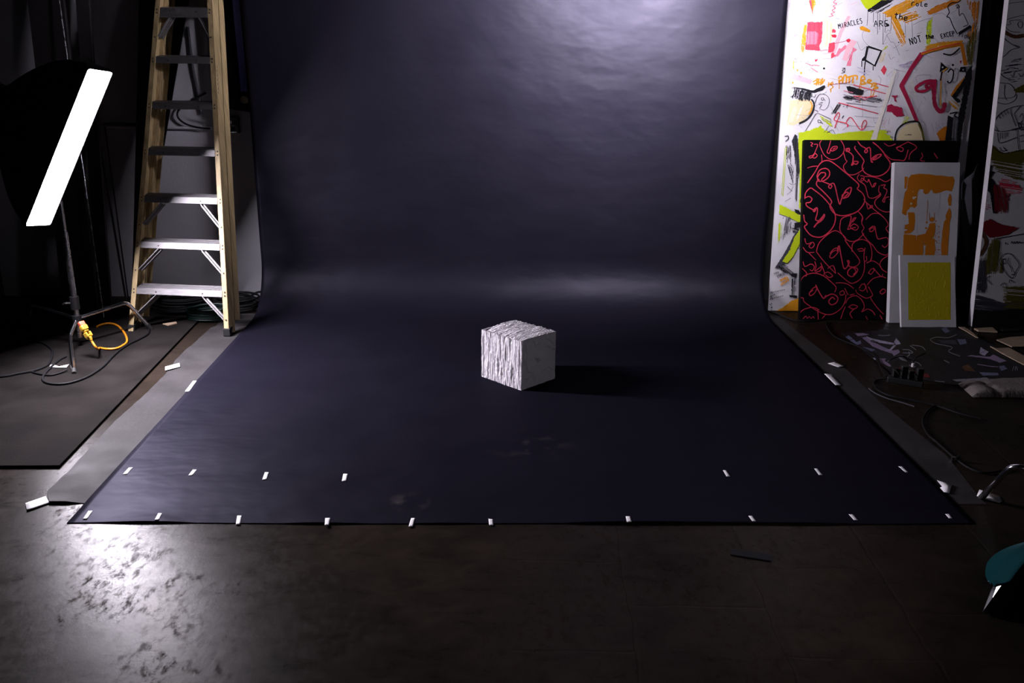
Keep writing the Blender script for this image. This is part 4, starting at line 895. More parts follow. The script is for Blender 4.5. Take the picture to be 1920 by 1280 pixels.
c.fill([(134, 458), (200, 490), (268, 532), (260, 572), (190, 535), (130, 512)], 'lime', .8); c.fill([(222, 486), (250, 492), (262, 515), (232, 508)], 'black', .6); c.fill([(262, 455), (278, 470), (275, 500), (264, 480)], 'orange', .5); c.line([(262, 420), (258, 445), (272, 440)], 1.2, 'black')
c.dry([(150, 520), (200, 530), (210, 640), (150, 660)], 'charcoal', 100, 1, .45, 8, .9); c.fill([(222, 570), (262, 560), (262, 590), (225, 610)], 'black', .8); c.dry([(205, 590), (255, 570), (262, 620), (215, 640)], 'black', 20, .9, .7)
c.fill([(240, 612), (215, 650), (190, 700), (150, 770), (105, 840), (125, 840), (165, 810), (200, 740), (250, 640)], 'charcoal', 1); c.fill([(255, 610), (262, 680), (215, 770), (180, 810), (150, 800), (195, 730), (225, 650)], 'lime', 1.2); c.dry([(130, 560), (150, 580), (140, 680), (118, 700)], 'lime', 92, 1.2, .7)
c.dry([(110, 835), (160, 800), (200, 850), (240, 900), (210, 890), (150, 860)], 'black', 40, 1, .6); c.fill([(195, 875), (240, 870), (235, 900), (205, 890)], 'black', 1)
c.dry([(205, 900), (245, 890), (240, 1010), (205, 1010)], 'black', 92, 1, .5, 6, .6); c.fill([(192, 1000), (240, 1005), (238, 1020), (195, 1015)], 'black', .8)
c.text('YOU', (102, 882), (132, 868), 12, .6, 'charcoal'); c.text('STREETS', (122, 900), (180, 868), 14, .7, 'charcoal'); c.text('ORANGE', (138, 920), (188, 898), 13, .9, 'orange'); c.text('ORDER', (145, 945), (195, 912), 14, .9, 'orange')
for y0, x1 in ((985, 170), (1012, 110), (1022, 160)): c.text('WE'+'r'*int((x1-70)/16), (72, y0+8), (x1, y0-12), 9, .7, 'charcoal')
c.text('of', (74, 1062), (92, 1058), 14, .7, 'charcoal'); c.text('me', (72, 1080), (92, 1078), 10, .8, 'charcoal')
c.fill([(104, 1100), (150, 1078), (205, 1035), (260, 1018), (260, 1100)], 'orange', .8)
c1.done()

# --- black canvas with line-drawn faces
kB = .25; B0 = fl(1500, 599, .003)
q = on_plane(1515, 262, B0, Vector((0, -1, kB)).normalized()); q2 = on_plane(1790, 268, B0, Vector((0, -1, kB)).normalized()); print('B', B0, q, q2)
c2 = Canvas('painting', B0, (1, 0), q2.x-B0.x+.01, (q.z-B0.z)*math.sqrt(1+kB*kB), kB, .045, MT['canvas_black'], 'black canvas covered in red line-drawn faces leaning on the tall painted panel')
c = c2.at(1420, 240, 3.2)
faces = [
 [(300, 330), (345, 265), (375, 215), (410, 195), (450, 205), (520, 260), (600, 328), (608, 350), (600, 365), (630, 390), (645, 425), (635, 460), (600, 500), (550, 520), (500, 525), (460, 510), (435, 470), (445, 438), (400, 385), (358, 345), (358, 320), (372, 310)],
 [(372, 312), (358, 290), (375, 252), (410, 242), (432, 258), (430, 290), (400, 315), (368, 318), (362, 295), (380, 270), (405, 268), (408, 285), (385, 315), (430, 335), (447, 347), (438, 362), (427, 350), (448, 332), (465, 345), (492, 455), (505, 425), (530, 375), (560, 355), (562, 375), (545, 410), (512, 420), (510, 402), (535, 385), (546, 392), (520, 416)],
 [(386, 72), (374, 95), (385, 130), (405, 165), (440, 188), (480, 182), (515, 150), (520, 110), (500, 72)], [(440, 75), (428, 120), (418, 143), (432, 152), (440, 128), (455, 112), (478, 110), (475, 125), (450, 138), (440, 130)], [(452, 128), (470, 118)],
 [(318, 85), (332, 92), (322, 105), (332, 110)], [(340, 98), (362, 100), (348, 140), (338, 165), (318, 180), (310, 170), (330, 165), (345, 152), (360, 165), (345, 180), (330, 175)],
 [(548, 122), (532, 125), (535, 140), (552, 135), (550, 120), (538, 135), (560, 150), (568, 160), (575, 170), (572, 205), (565, 222), (575, 218), (580, 200), (605, 202), (595, 217), (578, 212)], [(518, 150), (530, 190), (538, 200), (518, 225), (522, 250), (548, 278), (585, 278), (622, 258), (640, 240)],
 [(588, 108), (585, 122), (610, 155), (632, 182), (640, 200), (630, 225), (635, 255), (665, 280), (710, 290), (755, 278), (788, 248), (797, 212), (785, 188), (768, 168), (755, 143), (722, 108), (692, 85)], [(602, 78), (622, 105), (655, 125), (660, 142), (648, 148), (645, 135), (665, 118), (678, 125), (682, 195), (692, 205), (684, 188), (710, 165), (742, 157), (735, 172), (708, 188), (692, 188), (718, 170)],
 [(700, 88), (730, 115), (758, 150)], [(758, 148), (800, 185), (850, 192), (885, 190), (905, 130)], [(832, 118), (850, 112), (875, 122), (868, 140), (845, 132), (840, 118), (900, 85)], [(900, 82), (925, 92), (948, 105), (955, 120), (930, 140), (915, 160), (910, 190)], [(985, 148), (992, 170), (978, 192), (1005, 200)], [(1060, 150), (1082, 182)], [(760, 90), (790, 108), (830, 95)],
 [(612, 275), (600, 298), (612, 318), (645, 342), (658, 385), (668, 415), (695, 420), (722, 408), (742, 390)], [(618, 285), (640, 290), (636, 312), (622, 318), (628, 300), (660, 325), (668, 308), (690, 355), (700, 335), (712, 330), (702, 350), (692, 352)], [(645, 290), (690, 292), (735, 305), (770, 322), (806, 302)],
 [(732, 345), (728, 378), (740, 402), (712, 428), (705, 455), (728, 485), (768, 503), (805, 500)], [(740, 345), (768, 340), (758, 358), (778, 372), (768, 405), (752, 435), (762, 445), (768, 420), (790, 412)], [(790, 430), (804, 424)],
 [(638, 425), (652, 445), (682, 470), (702, 490), (742, 520)], [(655, 448), (665, 487), (682, 465), (692, 468), (676, 482)], [(605, 500), (630, 530), (625, 560)],
 [(285, 425), (290, 388), (318, 360), (342, 372), (392, 412), (438, 465), (466, 515), (466, 562), (448, 602), (410, 640), (370, 655), (325, 645), (295, 615), (283, 590), (300, 575), (284, 558), (278, 520)], [(288, 418), (310, 410), (328, 425), (316, 445), (292, 450), (300, 470), (340, 492), (352, 484), (342, 502), (336, 492), (358, 478), (360, 510), (350, 550), (378, 552), (400, 518), (402, 530), (385, 555), (360, 572), (340, 595), (350, 580), (392, 530)],
 [(500, 555), (494, 600), (502, 625), (528, 662), (562, 680), (602, 670), (640, 632)], [(498, 558), (515, 537), (562, 528), (550, 585), (542, 608), (562, 600), (556, 585), (575, 545), (592, 538), (570, 565)], [(560, 590), (580, 575), (606, 592), (592, 612), (565, 602), (590, 596)],
 [(605, 500), (632, 535), (626, 570), (640, 600), (628, 625), (660, 672), (692, 702), (722, 742), (765, 762), (788, 752)], [(650, 550), (688, 515), (732, 515), (772, 552), (785, 582), (772, 602), (788, 628)], [(668, 608), (690, 590), (706, 594), (692, 618), (674, 620), (680, 602), (700, 598)], [(706, 590), (714, 640), (725, 665), (745, 662), (780, 658), (786, 692), (765, 716), (748, 702)],
 [(355, 740), (370, 690), (420, 640), (466, 615), (502, 632), (530, 660), (532, 682), (600, 772), (614, 802), (598, 825), (570, 835)], [(642, 790), (642, 850), (622, 900), (582, 928), (550, 925), (482, 868)], [(355, 742), (402, 802), (470, 872)], [(435, 752), (460, 725), (486, 720), (482, 748), (452, 778), (434, 772), (448, 745), (472, 732)], [(478, 740), (490, 705), (502, 765), (518, 838), (534, 838), (546, 815), (540, 795), (552, 800), (550, 828), (592, 838), (602, 855), (572, 890), (545, 880), (545, 855), (572, 836), (592, 860), (576, 878)],
 [(568, 742), (570, 700), (592, 678), (632, 668), (672, 690), (687, 742), (682, 790), (662, 806)], [(600, 730), (625, 722), (642, 735), (606, 738)], [(646, 718), (640, 760), (642, 795), (656, 795), (654, 768)],
 [(655, 810), (690, 796), (722, 812), (742, 832)], [(665, 872), (684, 845), (702, 850), (682, 876), (668, 868)], [(696, 838), (722, 870), (745, 892), (752, 875)], [(785, 765), (748, 790), (735, 822), (752, 850), (778, 866)],
 [(255, 962), (262, 912), (290, 882), (342, 870), (396, 886), (442, 922), (472, 955), (464, 985)], [(255, 985), (260, 1016), (276, 1020), (282, 1042), (342, 1086), (402, 1115), (452, 1115), (502, 1082), (525, 1042), (532, 998)], [(310, 992), (335, 960), (357, 955), (346, 986), (320, 1006), (312, 990), (335, 972)], [(350, 940), (372, 985), (398, 1022), (412, 1002), (402, 1018), (422, 1005), (452, 995), (482, 1015), (476, 1045), (446, 1060), (428, 1040), (450, 1015), (466, 1028)],
 [(494, 985), (515, 975), (522, 995), (500, 1002), (494, 988)], [(524, 960), (545, 1002)], [(470, 930), (502, 928), (542, 936), (578, 962)], [(555, 1002), (582, 995)],
 [(285, 662), (296, 695), (332, 685), (342, 702), (325, 720), (310, 708), (325, 690)], [(274, 715), (300, 745), (342, 745)], [(310, 750), (352, 792)], [(274, 800), (286, 830), (322, 815), (342, 832), (330, 856), (314, 848)], [(270, 842), (296, 870), (290, 890)], [(345, 800), (352, 830), (345, 858), (370, 840), (385, 830), (378, 855), (350, 865)], [(380, 808), (402, 866), (396, 882)], [(405, 870), (426, 864), (452, 886), (430, 896), (408, 880)], [(422, 842), (455, 825), (470, 870)],
 [(658, 942), (692, 905), (742, 890), (772, 900)], [(665, 950), (692, 1000), (680, 1020), (722, 1080), (757, 1116)], [(735, 982), (755, 965), (770, 978), (748, 996), (735, 984)], [(610, 962), (630, 935), (652, 950), (636, 976), (612, 970)], [(642, 930), (662, 986)], [(590, 970), (602, 992), (652, 1020), (686, 1008)],
 [(530, 1052), (545, 1022), (590, 1005), (627, 1032), (642, 1072), (625, 1102)], [(545, 1076), (570, 1060), (602, 1070), (576, 1086), (548, 1072)], [(582, 1084), (556, 1112), (572, 1142)], [(245, 1122), (275, 1090), (332, 1075), (372, 1092)], [(362, 1085), (366, 1150)], [(274, 1145), (290, 1128), (300, 1142), (312, 1130), (322, 1142), (335, 1130), (342, 1142)], [(500, 1146), (515, 1100), (528, 1070)], [(385, 1148), (412, 1115)], [(630, 1102), (662, 1085), (692, 1100), (707, 1122)], [(650, 1128), (662, 1150)], [(300, 240), (330, 230), (362, 228)], [(384, 160), (388, 190), (386, 205)], [(735, 1120), (750, 1150), (745, 1135)]]
for f in faces: c.line(f, 1.9 if len(f) > 12 else 1.4, 'neon', k=4)
c2.done()

# --- white canvas with orange rectangle
kC = .24; C0 = fl(1667, 605, .003)
q = on_plane(1683, 304, C0, Vector((0, -1, kC)).normalized()); q2 = on_plane(1803, 305, C0, Vector((0, -1, kC)).normalized()); print('C', C0, q, q2)
c3 = Canvas('painting', C0, (1, 0), q2.x-C0.x-.01, (q.z-C0.z)*math.sqrt(1+kC*kC), kC, .05, MT['canvas'], 'tall white canvas with a ragged orange rectangle leaning on the black canvas')
c = c3.at(1650, 290, 7.53)
c.fill([(380, 490), (400, 330), (440, 285), (560, 268), (720, 278), (800, 292), (860, 290), (960, 308), (1030, 305), (1055, 360), (1040, 440), (1010, 520), (940, 500), (860, 530), (800, 550), (750, 540), (735, 495), (710, 500), (690, 545), (640, 560), (612, 540), (608, 490), (560, 485), (530, 530), (520, 720), (480, 758), (470, 738), (425, 740), (385, 790), (370, 860), (310, 830), (330, 640), (350, 530)], 'deep_orange', .5)
c.dots([(440, 690, 2), (475, 610, 2.4), (500, 600, 1.5), (465, 520, .9)], 'white'); c.fill([(345, 310), (395, 310), (370, 480), (345, 480)], 'deep_orange', .6)
c.fill([(390, 812), (470, 812), (490, 830), (495, 930), (480, 1060), (430, 1112), (345, 1118), (342, 1080), (385, 1060), (345, 1050), (350, 990), (405, 975), (400, 880)], 'deep_orange', .6)
c.fill([(335, 1122), (440, 1128), (520, 1140), (640, 1112), (665, 1060), (690, 1010), (700, 970), (780, 960), (778, 1090), (760, 1160), (700, 1200), (690, 1280), (620, 1280), (612, 1190), (610, 1400), (575, 1460), (450, 1450), (350, 1480), (320, 1520), (325, 1300)], 'deep_orange', .6)
c.fill([(640, 1310), (690, 1190), (770, 1180), (778, 1330), (760, 1460), (630, 1475)], 'deep_orange', .8)
c.dots([(735, 915, 4.5), (660, 955, 2.0), (650, 1035, 2), (790, 935, 1.4)], 'deep_orange'); c.lines([[(668, 770), (660, 900), (655, 960)], [(765, 820), (770, 900)], [(695, 820), (700, 930)], [(675, 640), (672, 760)]], .8, 'deep_orange')
c.fill([(985, 545), (1012, 590), (1005, 720), (970, 720), (955, 630)], 'deep_orange', .5); c.fill([(980, 738), (1000, 790), (1010, 870), (985, 950), (965, 1250), (945, 1540), (870, 1540), (862, 1280), (880, 1080), (905, 940), (935, 910), (920, 870), (955, 790)], 'deep_orange', .7)
rr = random.Random(5); c.dots([(780+rr.random()*60, 1000+rr.random()*460, .35+rr.random()*.8) for _ in range(40)], 'deep_orange')
c.lines([[(400, 110), (402, 300)], [(548, 110), (548, 270)], [(330, 960), (325, 1280)], [(520, 760), (515, 1200)], [(840, 540), (835, 800)]], .6, 'white')
c3.done()
# --- small yellow canvas
kD = .38; D0 = fl(1690, 613, .003)
q = on_plane(1691, 478, D0, Vector((0, -1, kD)).normalized()); q2 = on_plane(1793, 613, D0, Vector((0, -1, kD)).normalized()); print('D', D0, q, q2)
c4 = Canvas('painting', D0, (1, 0), q2.x-D0.x, (q.z-D0.z)*math.sqrt(1+kD*kD), kD, .022, MT['canvas'], 'small white canvas with a thick yellow rectangle in front of the orange painting')
c = c4.at(1650, 450, 7.11)
c.fill([(372, 297), (940, 297), (942, 1062), (378, 1064)], 'yellow', .35)
rr = random.Random(11)
for i in range(170):                          # raised knife marks in the thick paint
    x, y = 390+rr.random()*535, 310+rr.random()*735; a = rr.choice([rr.uniform(-1.2, -.6), rr.uniform(.7, 1.5), rr.uniform(1.3, 1.8)]); l = rr.uniform(12, 55)
    pts = [(x, y), (x+math.cos(a)*l/2+rr.uniform(-4, 4), y+math.sin(a)*l/2), (x+math.cos(a)*l, y+math.sin(a)*l)]
    pts = [(min(935, max(378, p)), min(1058, max(300, q_))) for p, q_ in pts]
    vs = []; hgt = rr.uniform(.0005, .0012)
    for p in pts:
        X, Y = c4.P(p); vs.append((c4.pl((X-.35, Y-.2), c4.e+.0002), c4.pl((X, Y), c4.e+hgt), c4.pl((X+.35, Y+.2), c4.e+.0002)))
    vv = [[c4.bm.verts.new(t) for t in row] for row in vs]
    for r0, r1 in zip(vv, vv[1:]):
        for k in range(2): c4.bm.faces.new((r0[k], r0[k+1], r1[k+1], r1[k])).material_index = c4.m('yellow')
c4.done()

# --- dim painted canvas at the right edge
E0 = fl(1822, 612, .003); kE = .10
q = on_plane(1876, 0, E0, Vector((0, -1, kE)).normalized()); print('E', E0, q)
c5 = Canvas('large_painting', Vector((E0.x, E0.y, .003)), (1, 0), 1.15, 2.44, kE, .055, MT['canvas'], 'dim tall canvas with black line drawings cut off by the right edge of the picture')
c = c5.at(1800, 0, 6.4)
c.fill([(480, 70), (520, 60), (500, 250), (470, 500), (465, 680), (410, 690), (440, 380)], 'brown', 1); c.line([(470, 340), (560, 400), (660, 440), (768, 425)], 7, 'brown')
c.lines([[(480, 80), (600, 40), (768, 20)], [(470, 275), (590, 225), (768, 180)], [(530, 280), (560, 340), (620, 380), (720, 385)], [(550, 300), (610, 290), (600, 250), (740, 240)], [(690, 290), (710, 330), (740, 330), (748, 270), (710, 260), (690, 290)], [(430, 390), (500, 420), (540, 470), (620, 530), (700, 570)], [(365, 560), (380, 640), (430, 695), (520, 680), (610, 600), (700, 575), (710, 560), (650, 540)], [(470, 520), (500, 560), (490, 570)],
         [(380, 960), (420, 940), (470, 990), (600, 1010), (670, 1110), (620, 1170), (450, 1175), (370, 1140), (355, 1080), (380, 980)], [(365, 1100), (400, 1200), (540, 1250), (660, 1200), (680, 1130)], [(540, 1010), (530, 1130), (560, 1200)], [(480, 880), (540, 930), (620, 960)], [(560, 830), (620, 810), (700, 830)], [(610, 900), (640, 920), (650, 860)], [(700, 880), (740, 920), (760, 880)], [(640, 720), (740, 700)]], 1.0, 'black')
c.dry([(480, 830), (600, 740), (760, 690), (760, 930), (640, 1000), (500, 930)], 'charcoal', -8, 1, .3, 12, .9); c.fill([(640, 1080), (768, 1010), (768, 1110), (680, 1110)], 'olive', 1); c.fill([(385, 690), (420, 700), (412, 830), (392, 825)], 'dark_red', .6)
c = c5.at(1800, 180, 5.82)
c.fill([(300, 100), (360, 60), (400, 180), (310, 320), (280, 420)], 'brown', 1); c.fill([(270, 470), (470, 625), (698, 580), (698, 720), (330, 700), (250, 740)], 'olive', 1.5); c.dry([(300, 650), (698, 640), (698, 960), (400, 820)], 'olive', 10, 1.3, .6)
# angular helmet-like doodle
c.lines([[(265, 460), (300, 400), (345, 320), (430, 200), (550, 130), (698, 100)], [(265, 465), (360, 560), (440, 615), (510, 622), (690, 590)], [(320, 470), (330, 360), (420, 385), (520, 380), (620, 350)], [(345, 320), (420, 385)], [(410, 400), (420, 490), (460, 510), (620, 450)], [(555, 140), (560, 200), (610, 330)], [(590, 190), (640, 330)], [(590, 190), (660, 110)], [(430, 560), (460, 600), (510, 590)], [(470, 555), (510, 600)], [(440, 400), (440, 470)], [(465, 400), (465, 465)], [(490, 395), (490, 460)], [(515, 395), (515, 445)], [(420, 205), (440, 245)], [(450, 185), (470, 225)], [(480, 165), (500, 210)], [(510, 150), (530, 195)], [(620, 370), (640, 580)], [(650, 230), (680, 190), (690, 250), (660, 290)], [(650, 440), (698, 420)], [(660, 500), (698, 490)]], 1.2, 'black')
c.fill([(290, 740), (350, 760), (340, 820), (380, 830), (330, 890), (360, 920), (420, 1010), (430, 1180), (400, 1280), (360, 1280), (330, 1060), (240, 980), (300, 930), (270, 820)], 'black', 1.5); c.dry([(410, 900), (540, 880), (690, 1000), (698, 1080), (450, 1060)], 'neon', 8, 1.2, .35, 8, .8); c.dry([(200, 1050), (320, 1100), (340, 1280), (190, 1280)], 'neon', 20, 1.2, .35, 8, .8); c.dry([(360, 950), (440, 980), (540, 1080), (520, 1280), (380, 1280)], 'dark_red', 80, 1.3, .8)
c = c5.at(1800, 380, 5.33)
c.fill([(200, 210), (300, 160), (420, 220), (590, 250), (480, 320), (300, 350), (230, 290)], 'dark_red', 1.5); c.line([(190, 210), (220, 300), (260, 380), (240, 460), (180, 540)], 6, 'brown'); c.dry([(330, 340), (400, 360), (430, 700), (250, 720), (240, 540)], 'olive', 95, 1.2, .9)
c.lines([[(400, 570), (430, 520), (490, 508), (540, 540), (590, 620), (560, 680), (520, 755), (450, 690), (400, 600), (400, 570)], [(420, 570), (450, 560), (460, 600), (430, 610), (420, 580)], [(490, 550), (480, 600), (510, 650), (520, 690)], [(510, 720), (550, 710), (540, 690)], [(455, 400), (460, 420)], [(400, 830), (440, 800), (470, 840)], [(490, 800), (500, 770), (540, 800)], [(480, 960), (540, 970), (640, 930)], [(590, 1060), (570, 980), (620, 930)], [(300, 730), (270, 760), (320, 820)], [(360, 360), (640, 310)]], 1.2, 'black')
c.dry([(80, 900), (250, 940), (430, 1000), (660, 960), (660, 1240), (60, 1240)], 'charcoal', 5, 1.4, .97, 4, .05); c.fill([(60, 1060), (300, 1080), (660, 1050), (660, 1240), (55, 1240)], 'black', 2)
c.dry([(100, 540), (250, 560), (260, 900), (90, 900)], 'charcoal', 92, 1.3, .9, 6); c.dry([(430, 840), (660, 830), (660, 1060), (440, 1060)], 'olive', 5, 1.3, .8, 8)
c.line([(510, 410), (520, 385), (530, 408), (545, 388), (552, 408), (570, 386), (580, 405), (600, 392), (612, 402), (635, 392)], 1.4, 'black'); c.line([(458, 395), (460, 418)], 1.4, 'black')
c.tr = (0, 0, 1); ra = random.Random(4)
for _ in range(34):                           # the drawing goes on past the picture's edge
    x, y = ra.uniform(1930, 2190), ra.uniform(-250, 560); q = []
    for i in range(9): q.append((x, y)); x += ra.uniform(-26, 28); y += ra.uniform(-26, 28)
    c.line(q, ra.choice([1.2, 1.6, 2.4]), ra.choice(['black', 'black', 'charcoal', 'brown']))
for x, y, cc in ((1940, 120, 'olive'), (2050, 300, 'dark_red'), (2100, 60, 'charcoal'), (1960, 420, 'olive'), (2080, 470, 'charcoal'), (1960, -160, 'brown')): c.dry([(x, y), (x+90, y+10), (x+80, y+110), (x+5, y+100)], cc, 60, 1.6, .8)
c5.done()

# black drape between the two panels, black board behind the left one, grey cloth
bm = BM(); V = []
xa, xb = at_y(1842, 0, 6.58).x, at_y(1868, 0, 6.55).x
for j in range(11):
    t = j/10; z = .02 + 2.5*t; row = []
    for i in range(31):
        s = i/30; x = 3.296 + (3.66-3.296)*s + .05*(t-.5)*0; row.append(bm.verts.new((x, 6.615 + .016*math.sin(s*20 + t*.6), z)))
    V.append(row)
for a, b in zip(V, V[1:]):
    for i in range(30): bm.faces.new((a[i], a[i+1], b[i+1], b[i]))
o = obj('black_drape', bm, MT['black_fabric']); md = o.modifiers.new('thick', 'SOLIDIFY'); md.thickness = .003; tag(o, 'black cloth drape hanging in the gap between the two tall paintings', 'drape')
bm = BM(); box(bm, (1.72, 6.625, 1.25), (1.0, .01, 2.5)); tag(obj('black_board', bm, MT['black_board'], smooth=False), 'black board against the wall between the navy backdrop and the tall painted panel', 'board')
bm = BM(); bar(bm, Vector((at_y(1442, 330, 6.5).x-.05, 6.45, .002)), Vector((at_y(1456, 200, 6.5).x-.02, 6.54, 2.5)), .045, .03, Vector((0, 1, 0))); tag(obj('black_post', bm, MT['black_board'], smooth=False, bevel=.003), 'thin black upright post at the right edge of the navy backdrop', 'post')
bm = BM(); g = [at_y(x, y, 6.22) for x, y in ((1836, 306), (1834, 480), (1806, 478), (1803, 346))]
V = [[bm.verts.new(g[3].lerp(g[0], i/6).lerp(g[2].lerp(g[1], i/6), j/12) + Vector((0, .018*math.sin(i*1.3+j*.2), 0))) for i in range(7)] for j in range(13)]
for a, b in zip(V, V[1:]):
    for i in range(6): bm.faces.new((a[i], a[i+1], b[i+1], b[i]))
o = obj('grey_cloth', bm, MT['grey_cloth']); md = o.modifiers.new('thick', 'SOLIDIFY'); md.thickness = .003; tag(o, 'grey cloth hanging beside the left side of the dim canvas', 'cloth')

# ------------------------------------------------------------------ things lying on the floor at the right
class FloorCanvas(Canvas):
    def __init__(s, pts, label):
        s.poly = [fl(*p, .004) for p in pts]; s.o = Vector((0, 0, .006)); s.n = Vector((0, 0, 1)); s.bm = BM(); s.mats = [P['black']]; s.idx = {}; s.e = .0003; s.name = 'floor_painting'; s.label = label; s.cat = 'painting'; s.tr = (0, 0, 1)
        sheet(s.bm, [Vector((p.x, p.y, .0035)) for p in s.poly], .0025)
    def pl(s, p, e): q = fl(p[0], p[1], s.o.z+e); return q
fc = FloorCanvas([(1578, 625), (1668, 617), (1762, 613), (1800, 618), (1920, 672), (1985, 705), (1910, 712), (1790, 722), (1740, 713), (1672, 700)], 'purple and black painted cloth lying flat on the floor before the canvases')
c = fc.at(1560, 600, 8)
c.fill([(340, 200), (470, 195), (560, 215), (480, 230), (390, 240)], 'purple', .6); c.fill([(200, 255), (250, 225), (370, 330), (430, 300), (440, 350), (380, 375)], 'steelblue', .6); c.fill([(270, 310), (330, 285), (390, 370), (350, 360)], 'steelblue', .5)
c.fill([(500, 235), (580, 270), (760, 310), (920, 340), (940, 365), (840, 360), (690, 335), (560, 300)], 'lilac', .6); c.fill([(930, 330), (960, 270), (1000, 310), (1030, 355), (960, 370)], 'lilac', .6); c.fill([(430, 250), (520, 250), (640, 340), (860, 440), (980, 470), (970, 520), (800, 470), (620, 400)], 'purple', .8); c.fill([(780, 465), (860, 440), (930, 370), (960, 380), (890, 450)], 'lilac', .4)
c.fill([(610, 565), (660, 560), (690, 590), (640, 595)], 'lilac', .4); c.fill([(700, 570), (810, 575), (790, 610), (900, 680), (860, 700), (740, 640)], 'purple', .6); c.fill([(450, 400), (520, 410), (650, 440), (600, 470), (480, 440)], 'steelblue', .6); c.fill([(880, 460), (1000, 440), (1020, 480), (930, 540)], 'purple', .6); c.fill([(970, 540), (1060, 530), (1130, 620), (1040, 600)], 'dusty', .6)
c.fill([(950, 710), (1120, 710), (1130, 830), (1000, 850), (930, 780)], 'dark_red', .8); c.fill([(1200, 755), (1340, 770), (1330, 800), (1200, 790)], 'dark_red', .5); c.fill([(1150, 660), (1260, 690), (1240, 715), (1160, 690)], 'purple', .5)
c.lines([[(690, 225), (800, 232), (870, 222)], [(1060, 440), (1150, 445), (1210, 490), (1060, 490)], [(1170, 380), (1260, 445)], [(1200, 375), (1340, 395), (1400, 450)], [(1190, 620), (1290, 640), (1340, 690)], [(830, 620), (900, 580)], [(1100, 560), (1160, 520), (1150, 470)]], 1.5, 'dusty')
c.lines([[(250, 300), (420, 265), (540, 230)], [(580, 310), (620, 300), (640, 330), (600, 325), (580, 310)], [(640, 320), (690, 330), (660, 345)], [(690, 560), (700, 620)]], 1.2, 'black')
c = fc.at(1730, 600, 8)
c.fill([(280, 130), (350, 110), (410, 170), (340, 195)], 'steelblue', .5); c.fill([(520, 290), (640, 285), (665, 350), (560, 370)], 'steelblue', .6); c.fill([(220, 300), (480, 300), (540, 370), (300, 350)], 'charcoal', .6); c.fill([(870, 405), (940, 450), (985, 475), (930, 535), (850, 500)], 'lilac', .6); c.fill([(660, 540), (730, 525), (1000, 550), (1060, 515), (1260, 610), (1160, 640), (1000, 580), (860, 560)], 'purple', .7)
c.fill([(480, 630), (720, 650), (800, 770), (600, 760)], 'purple', 1) if False else c.fill([(580, 700), (680, 660), (800, 775), (640, 760)], 'brown', .6); c.fill([(440, 890), (540, 885), (960, 860), (1000, 890), (800, 910), (520, 920)], 'dusty', .8); c.fill([(850, 780), (1130, 790), (1140, 830), (900, 830)], 'steelblue', .7); c.fill([(1140, 690), (1220, 680), (1270, 730), (1180, 760)], 'steelblue', .6); c.fill([(0, 800), (90, 810), (110, 860), (0, 850)], 'dark_red', .5)
c.lines([[(110, 290), (200, 255), (380, 262), (510, 215)], [(110, 295), (200, 350), (440, 405), (390, 470), (560, 540)], [(860, 500), (960, 450)], [(1345, 760), (1370, 690)], [(1385, 755), (1400, 690)], [(1420, 750), (1415, 700)], [(320, 600), (400, 640)], [(180, 910), (330, 925)]], 1.3, 'dusty'); c.line([(820, 660), (1000, 690), (1130, 700)], 1.5, 'purple')
fc.done()
def slab(name, px, z0, t, m, label, cat):
    bm = BM(); sheet(bm, [fl(x, y, z0) for x, y in px], t); return tag(obj(name, bm, MT[m], smooth=False, bevel=.001), label, cat)
slab('cardboard_sheet', [(1868, 638), (1893, 633), (1960, 629), (1965, 650), (1897, 651)], .008, .006, 'cardboard', 'tan cardboard sheet on the floor at the right edge, behind the others', 'cardboard')
slab('cardboard_sheet', [(1856, 650), (1868, 654), (1892, 653), (1960, 690), (1945, 697), (1918, 684), (1880, 664)], .009, .006, 'cardboard', 'long tan cardboard strip along the right side of the painted cloth', 'cardboard')
slab('cardboard_sheet', [(1797, 614), (1808, 614), (1822, 623), (1834, 634), (1829, 633), (1812, 622)], .009, .006, 'cardboard', 'narrow tan cardboard strip beside the yellow canvas', 'cardboard')
slab('wood_scrap', [(1826, 618), (1860, 616), (1866, 621), (1870, 624), (1834, 622)], .004, .012, 'cardboard', 'small tan wood scrap before the dim canvas', 'scrap')
slab('metal_strip', [(1874, 619), (1906, 618), (1912, 621), (1880, 622)], .004, .01, 'steel', 'small shiny metal strip on the floor before the dim canvas', 'scrap')
# folded grey blanket
bm = BM(); g = [fl(x, y) for x, y in ((1795, 721), (1985, 712), (1990, 747), (1824, 746))]; nn = 24
V = [[None]*(nn+1) for _ in range(nn+1)]
for i in range(nn+1):
    for j in range(nn+1):
        s, t = i/nn, j/nn; p = g[0].lerp(g[1], s).lerp(g[3].lerp(g[2], s), t); ed = min(s, 1-s, t, 1-t); V[i][j] = bm.verts.new((p.x + .012*nz(t*4, 2, 2), p.y, .004 + .034*min(1, ed*9)**.5 * (1-.45*math.exp(-((s-.17-.12*t)/.02)**2)) + .003*nz(s*8, t*5, 1)*min(1, ed*9)))
for i in range(nn):
    for j in range(nn): bm.faces.new((V[i][j], V[i+1][j], V[i+1][j+1], V[i][j+1]))
tag(obj('folded_blanket', bm, MT['blanket']), 'grey folded blanket on the floor at the right edge', 'blanket')
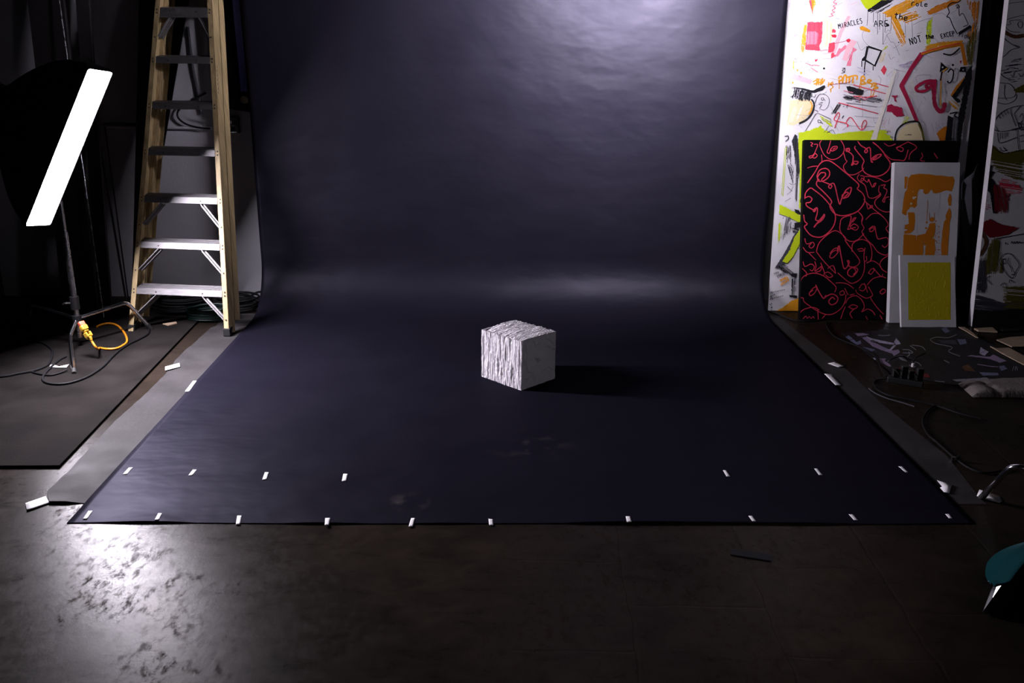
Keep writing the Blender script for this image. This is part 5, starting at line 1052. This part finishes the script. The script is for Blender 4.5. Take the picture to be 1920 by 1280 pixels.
# power strip with plugs, cables
ps = empty('power_strip', fl(1705, 712), 'black power strip with plugs standing in it, in front of the painted cloth', 'power strip')
a, b = fl(1664, 709, .028), fl(1732, 720, .028); bm = BM(); bar(bm, a, b, .05, .036); obj('strip_body', bm, MT['black'], ps, smooth=False, bevel=.006)
for i, t in enumerate((.2, .42, .62, .85)):
    q = a.lerp(b, t) + Vector((0, 0, .018)); bm = BM(); bar(bm, q, q + Vector((0, 0, .05 + .02*(i % 2))), .035, .03, Vector((0, 1, 0))); obj('plug', bm, MT['black'], ps, smooth=False, bevel=.004)
q = a.lerp(b, .62) + Vector((0, -.005, .092)); bm = BM(); tube(bm, [q, q + Vector((0, 0, .02))], .008, 8); obj('plug_tip', bm, MT['white_plastic'], ps)
KZ = .007
cord('black_cable', [fl(1548, 603, KZ), fl(1552, 615, KZ), fl(1562, 628, KZ), fl(1580, 638, KZ), fl(1610, 650, .012), fl(1640, 668, .012), fl(1652, 690, .012), fl(1662, 706, .02)], .005, MT['cable'], 'black cable running from the black canvas to the power strip')
cord('black_cable', [fl(1440, 583, KZ), fl(1465, 592, KZ), fl(1490, 600, KZ), fl(1515, 602, KZ), fl(1540, 599, KZ), fl(1546, 592, KZ)], .006, MT['cable'], 'black cable along the floor below the tall painted panel')
cord('black_cable', [fl(1664, 709, .02), fl(1646, 712, KZ), fl(1638, 718, KZ), fl(1645, 730, KZ), fl(1668, 741, KZ), fl(1710, 750, KZ), fl(1755, 760, KZ), fl(1800, 775, KZ), fl(1840, 785, KZ)], .005, MT['cable'], 'black cable looping out from the left end of the power strip')
cord('grey_cable', [fl(1629, 728, KZ), fl(1640, 736, KZ), fl(1662, 746, KZ), fl(1690, 754, KZ), fl(1715, 762, KZ)], .004, MT['grey_cloth'], 'thin grey cord lying beside the loop of black cable')
cord('black_cable', [fl(1755, 758, KZ), fl(1738, 772, KZ), fl(1730, 790, KZ), fl(1738, 812, KZ), fl(1760, 832, KZ), fl(1790, 858, KZ), fl(1815, 876, KZ), fl(1845, 886, KZ), fl(1880, 882, KZ), fl(1905, 872, KZ)], .005, MT['cable'], 'black cable trailing from the loop toward the right stand leg')
cord('black_cable', [fl(1690, 706, .07), fl(1676, 690, .10), fl(1668, 676, .06), fl(1690, 668, .012), fl(1715, 674, .012)], .004, MT['cable'], 'thin black cable rising from a plug over the painted cloth')
cord('black_cable', [fl(1720, 710, .07), fl(1712, 690, .09), fl(1716, 672, .05), fl(1735, 662, .012)], .004, MT['cable'], 'second thin cable rising from the power strip onto the painted cloth')
bm = BM(); q = fl(1790, 860, .012); box(bm, q, (.03, .012, .02)); tube(bm, [q, q + Vector((.02, 0, .02))], .005, 8); tag(obj('cable_connector', bm, MT['chrome'], smooth=False), 'tiny shiny connector on the floor near the right paper corner', 'connector')
bm = BM(); a, b = fl(1370, 1034, .003), fl(1446, 1046, .003); bar(bm, a, b, .045, .004); tag(obj('tape_strip', bm, MT['black_fabric'], smooth=False), 'black tape strip on the bare concrete at lower right', 'tape')
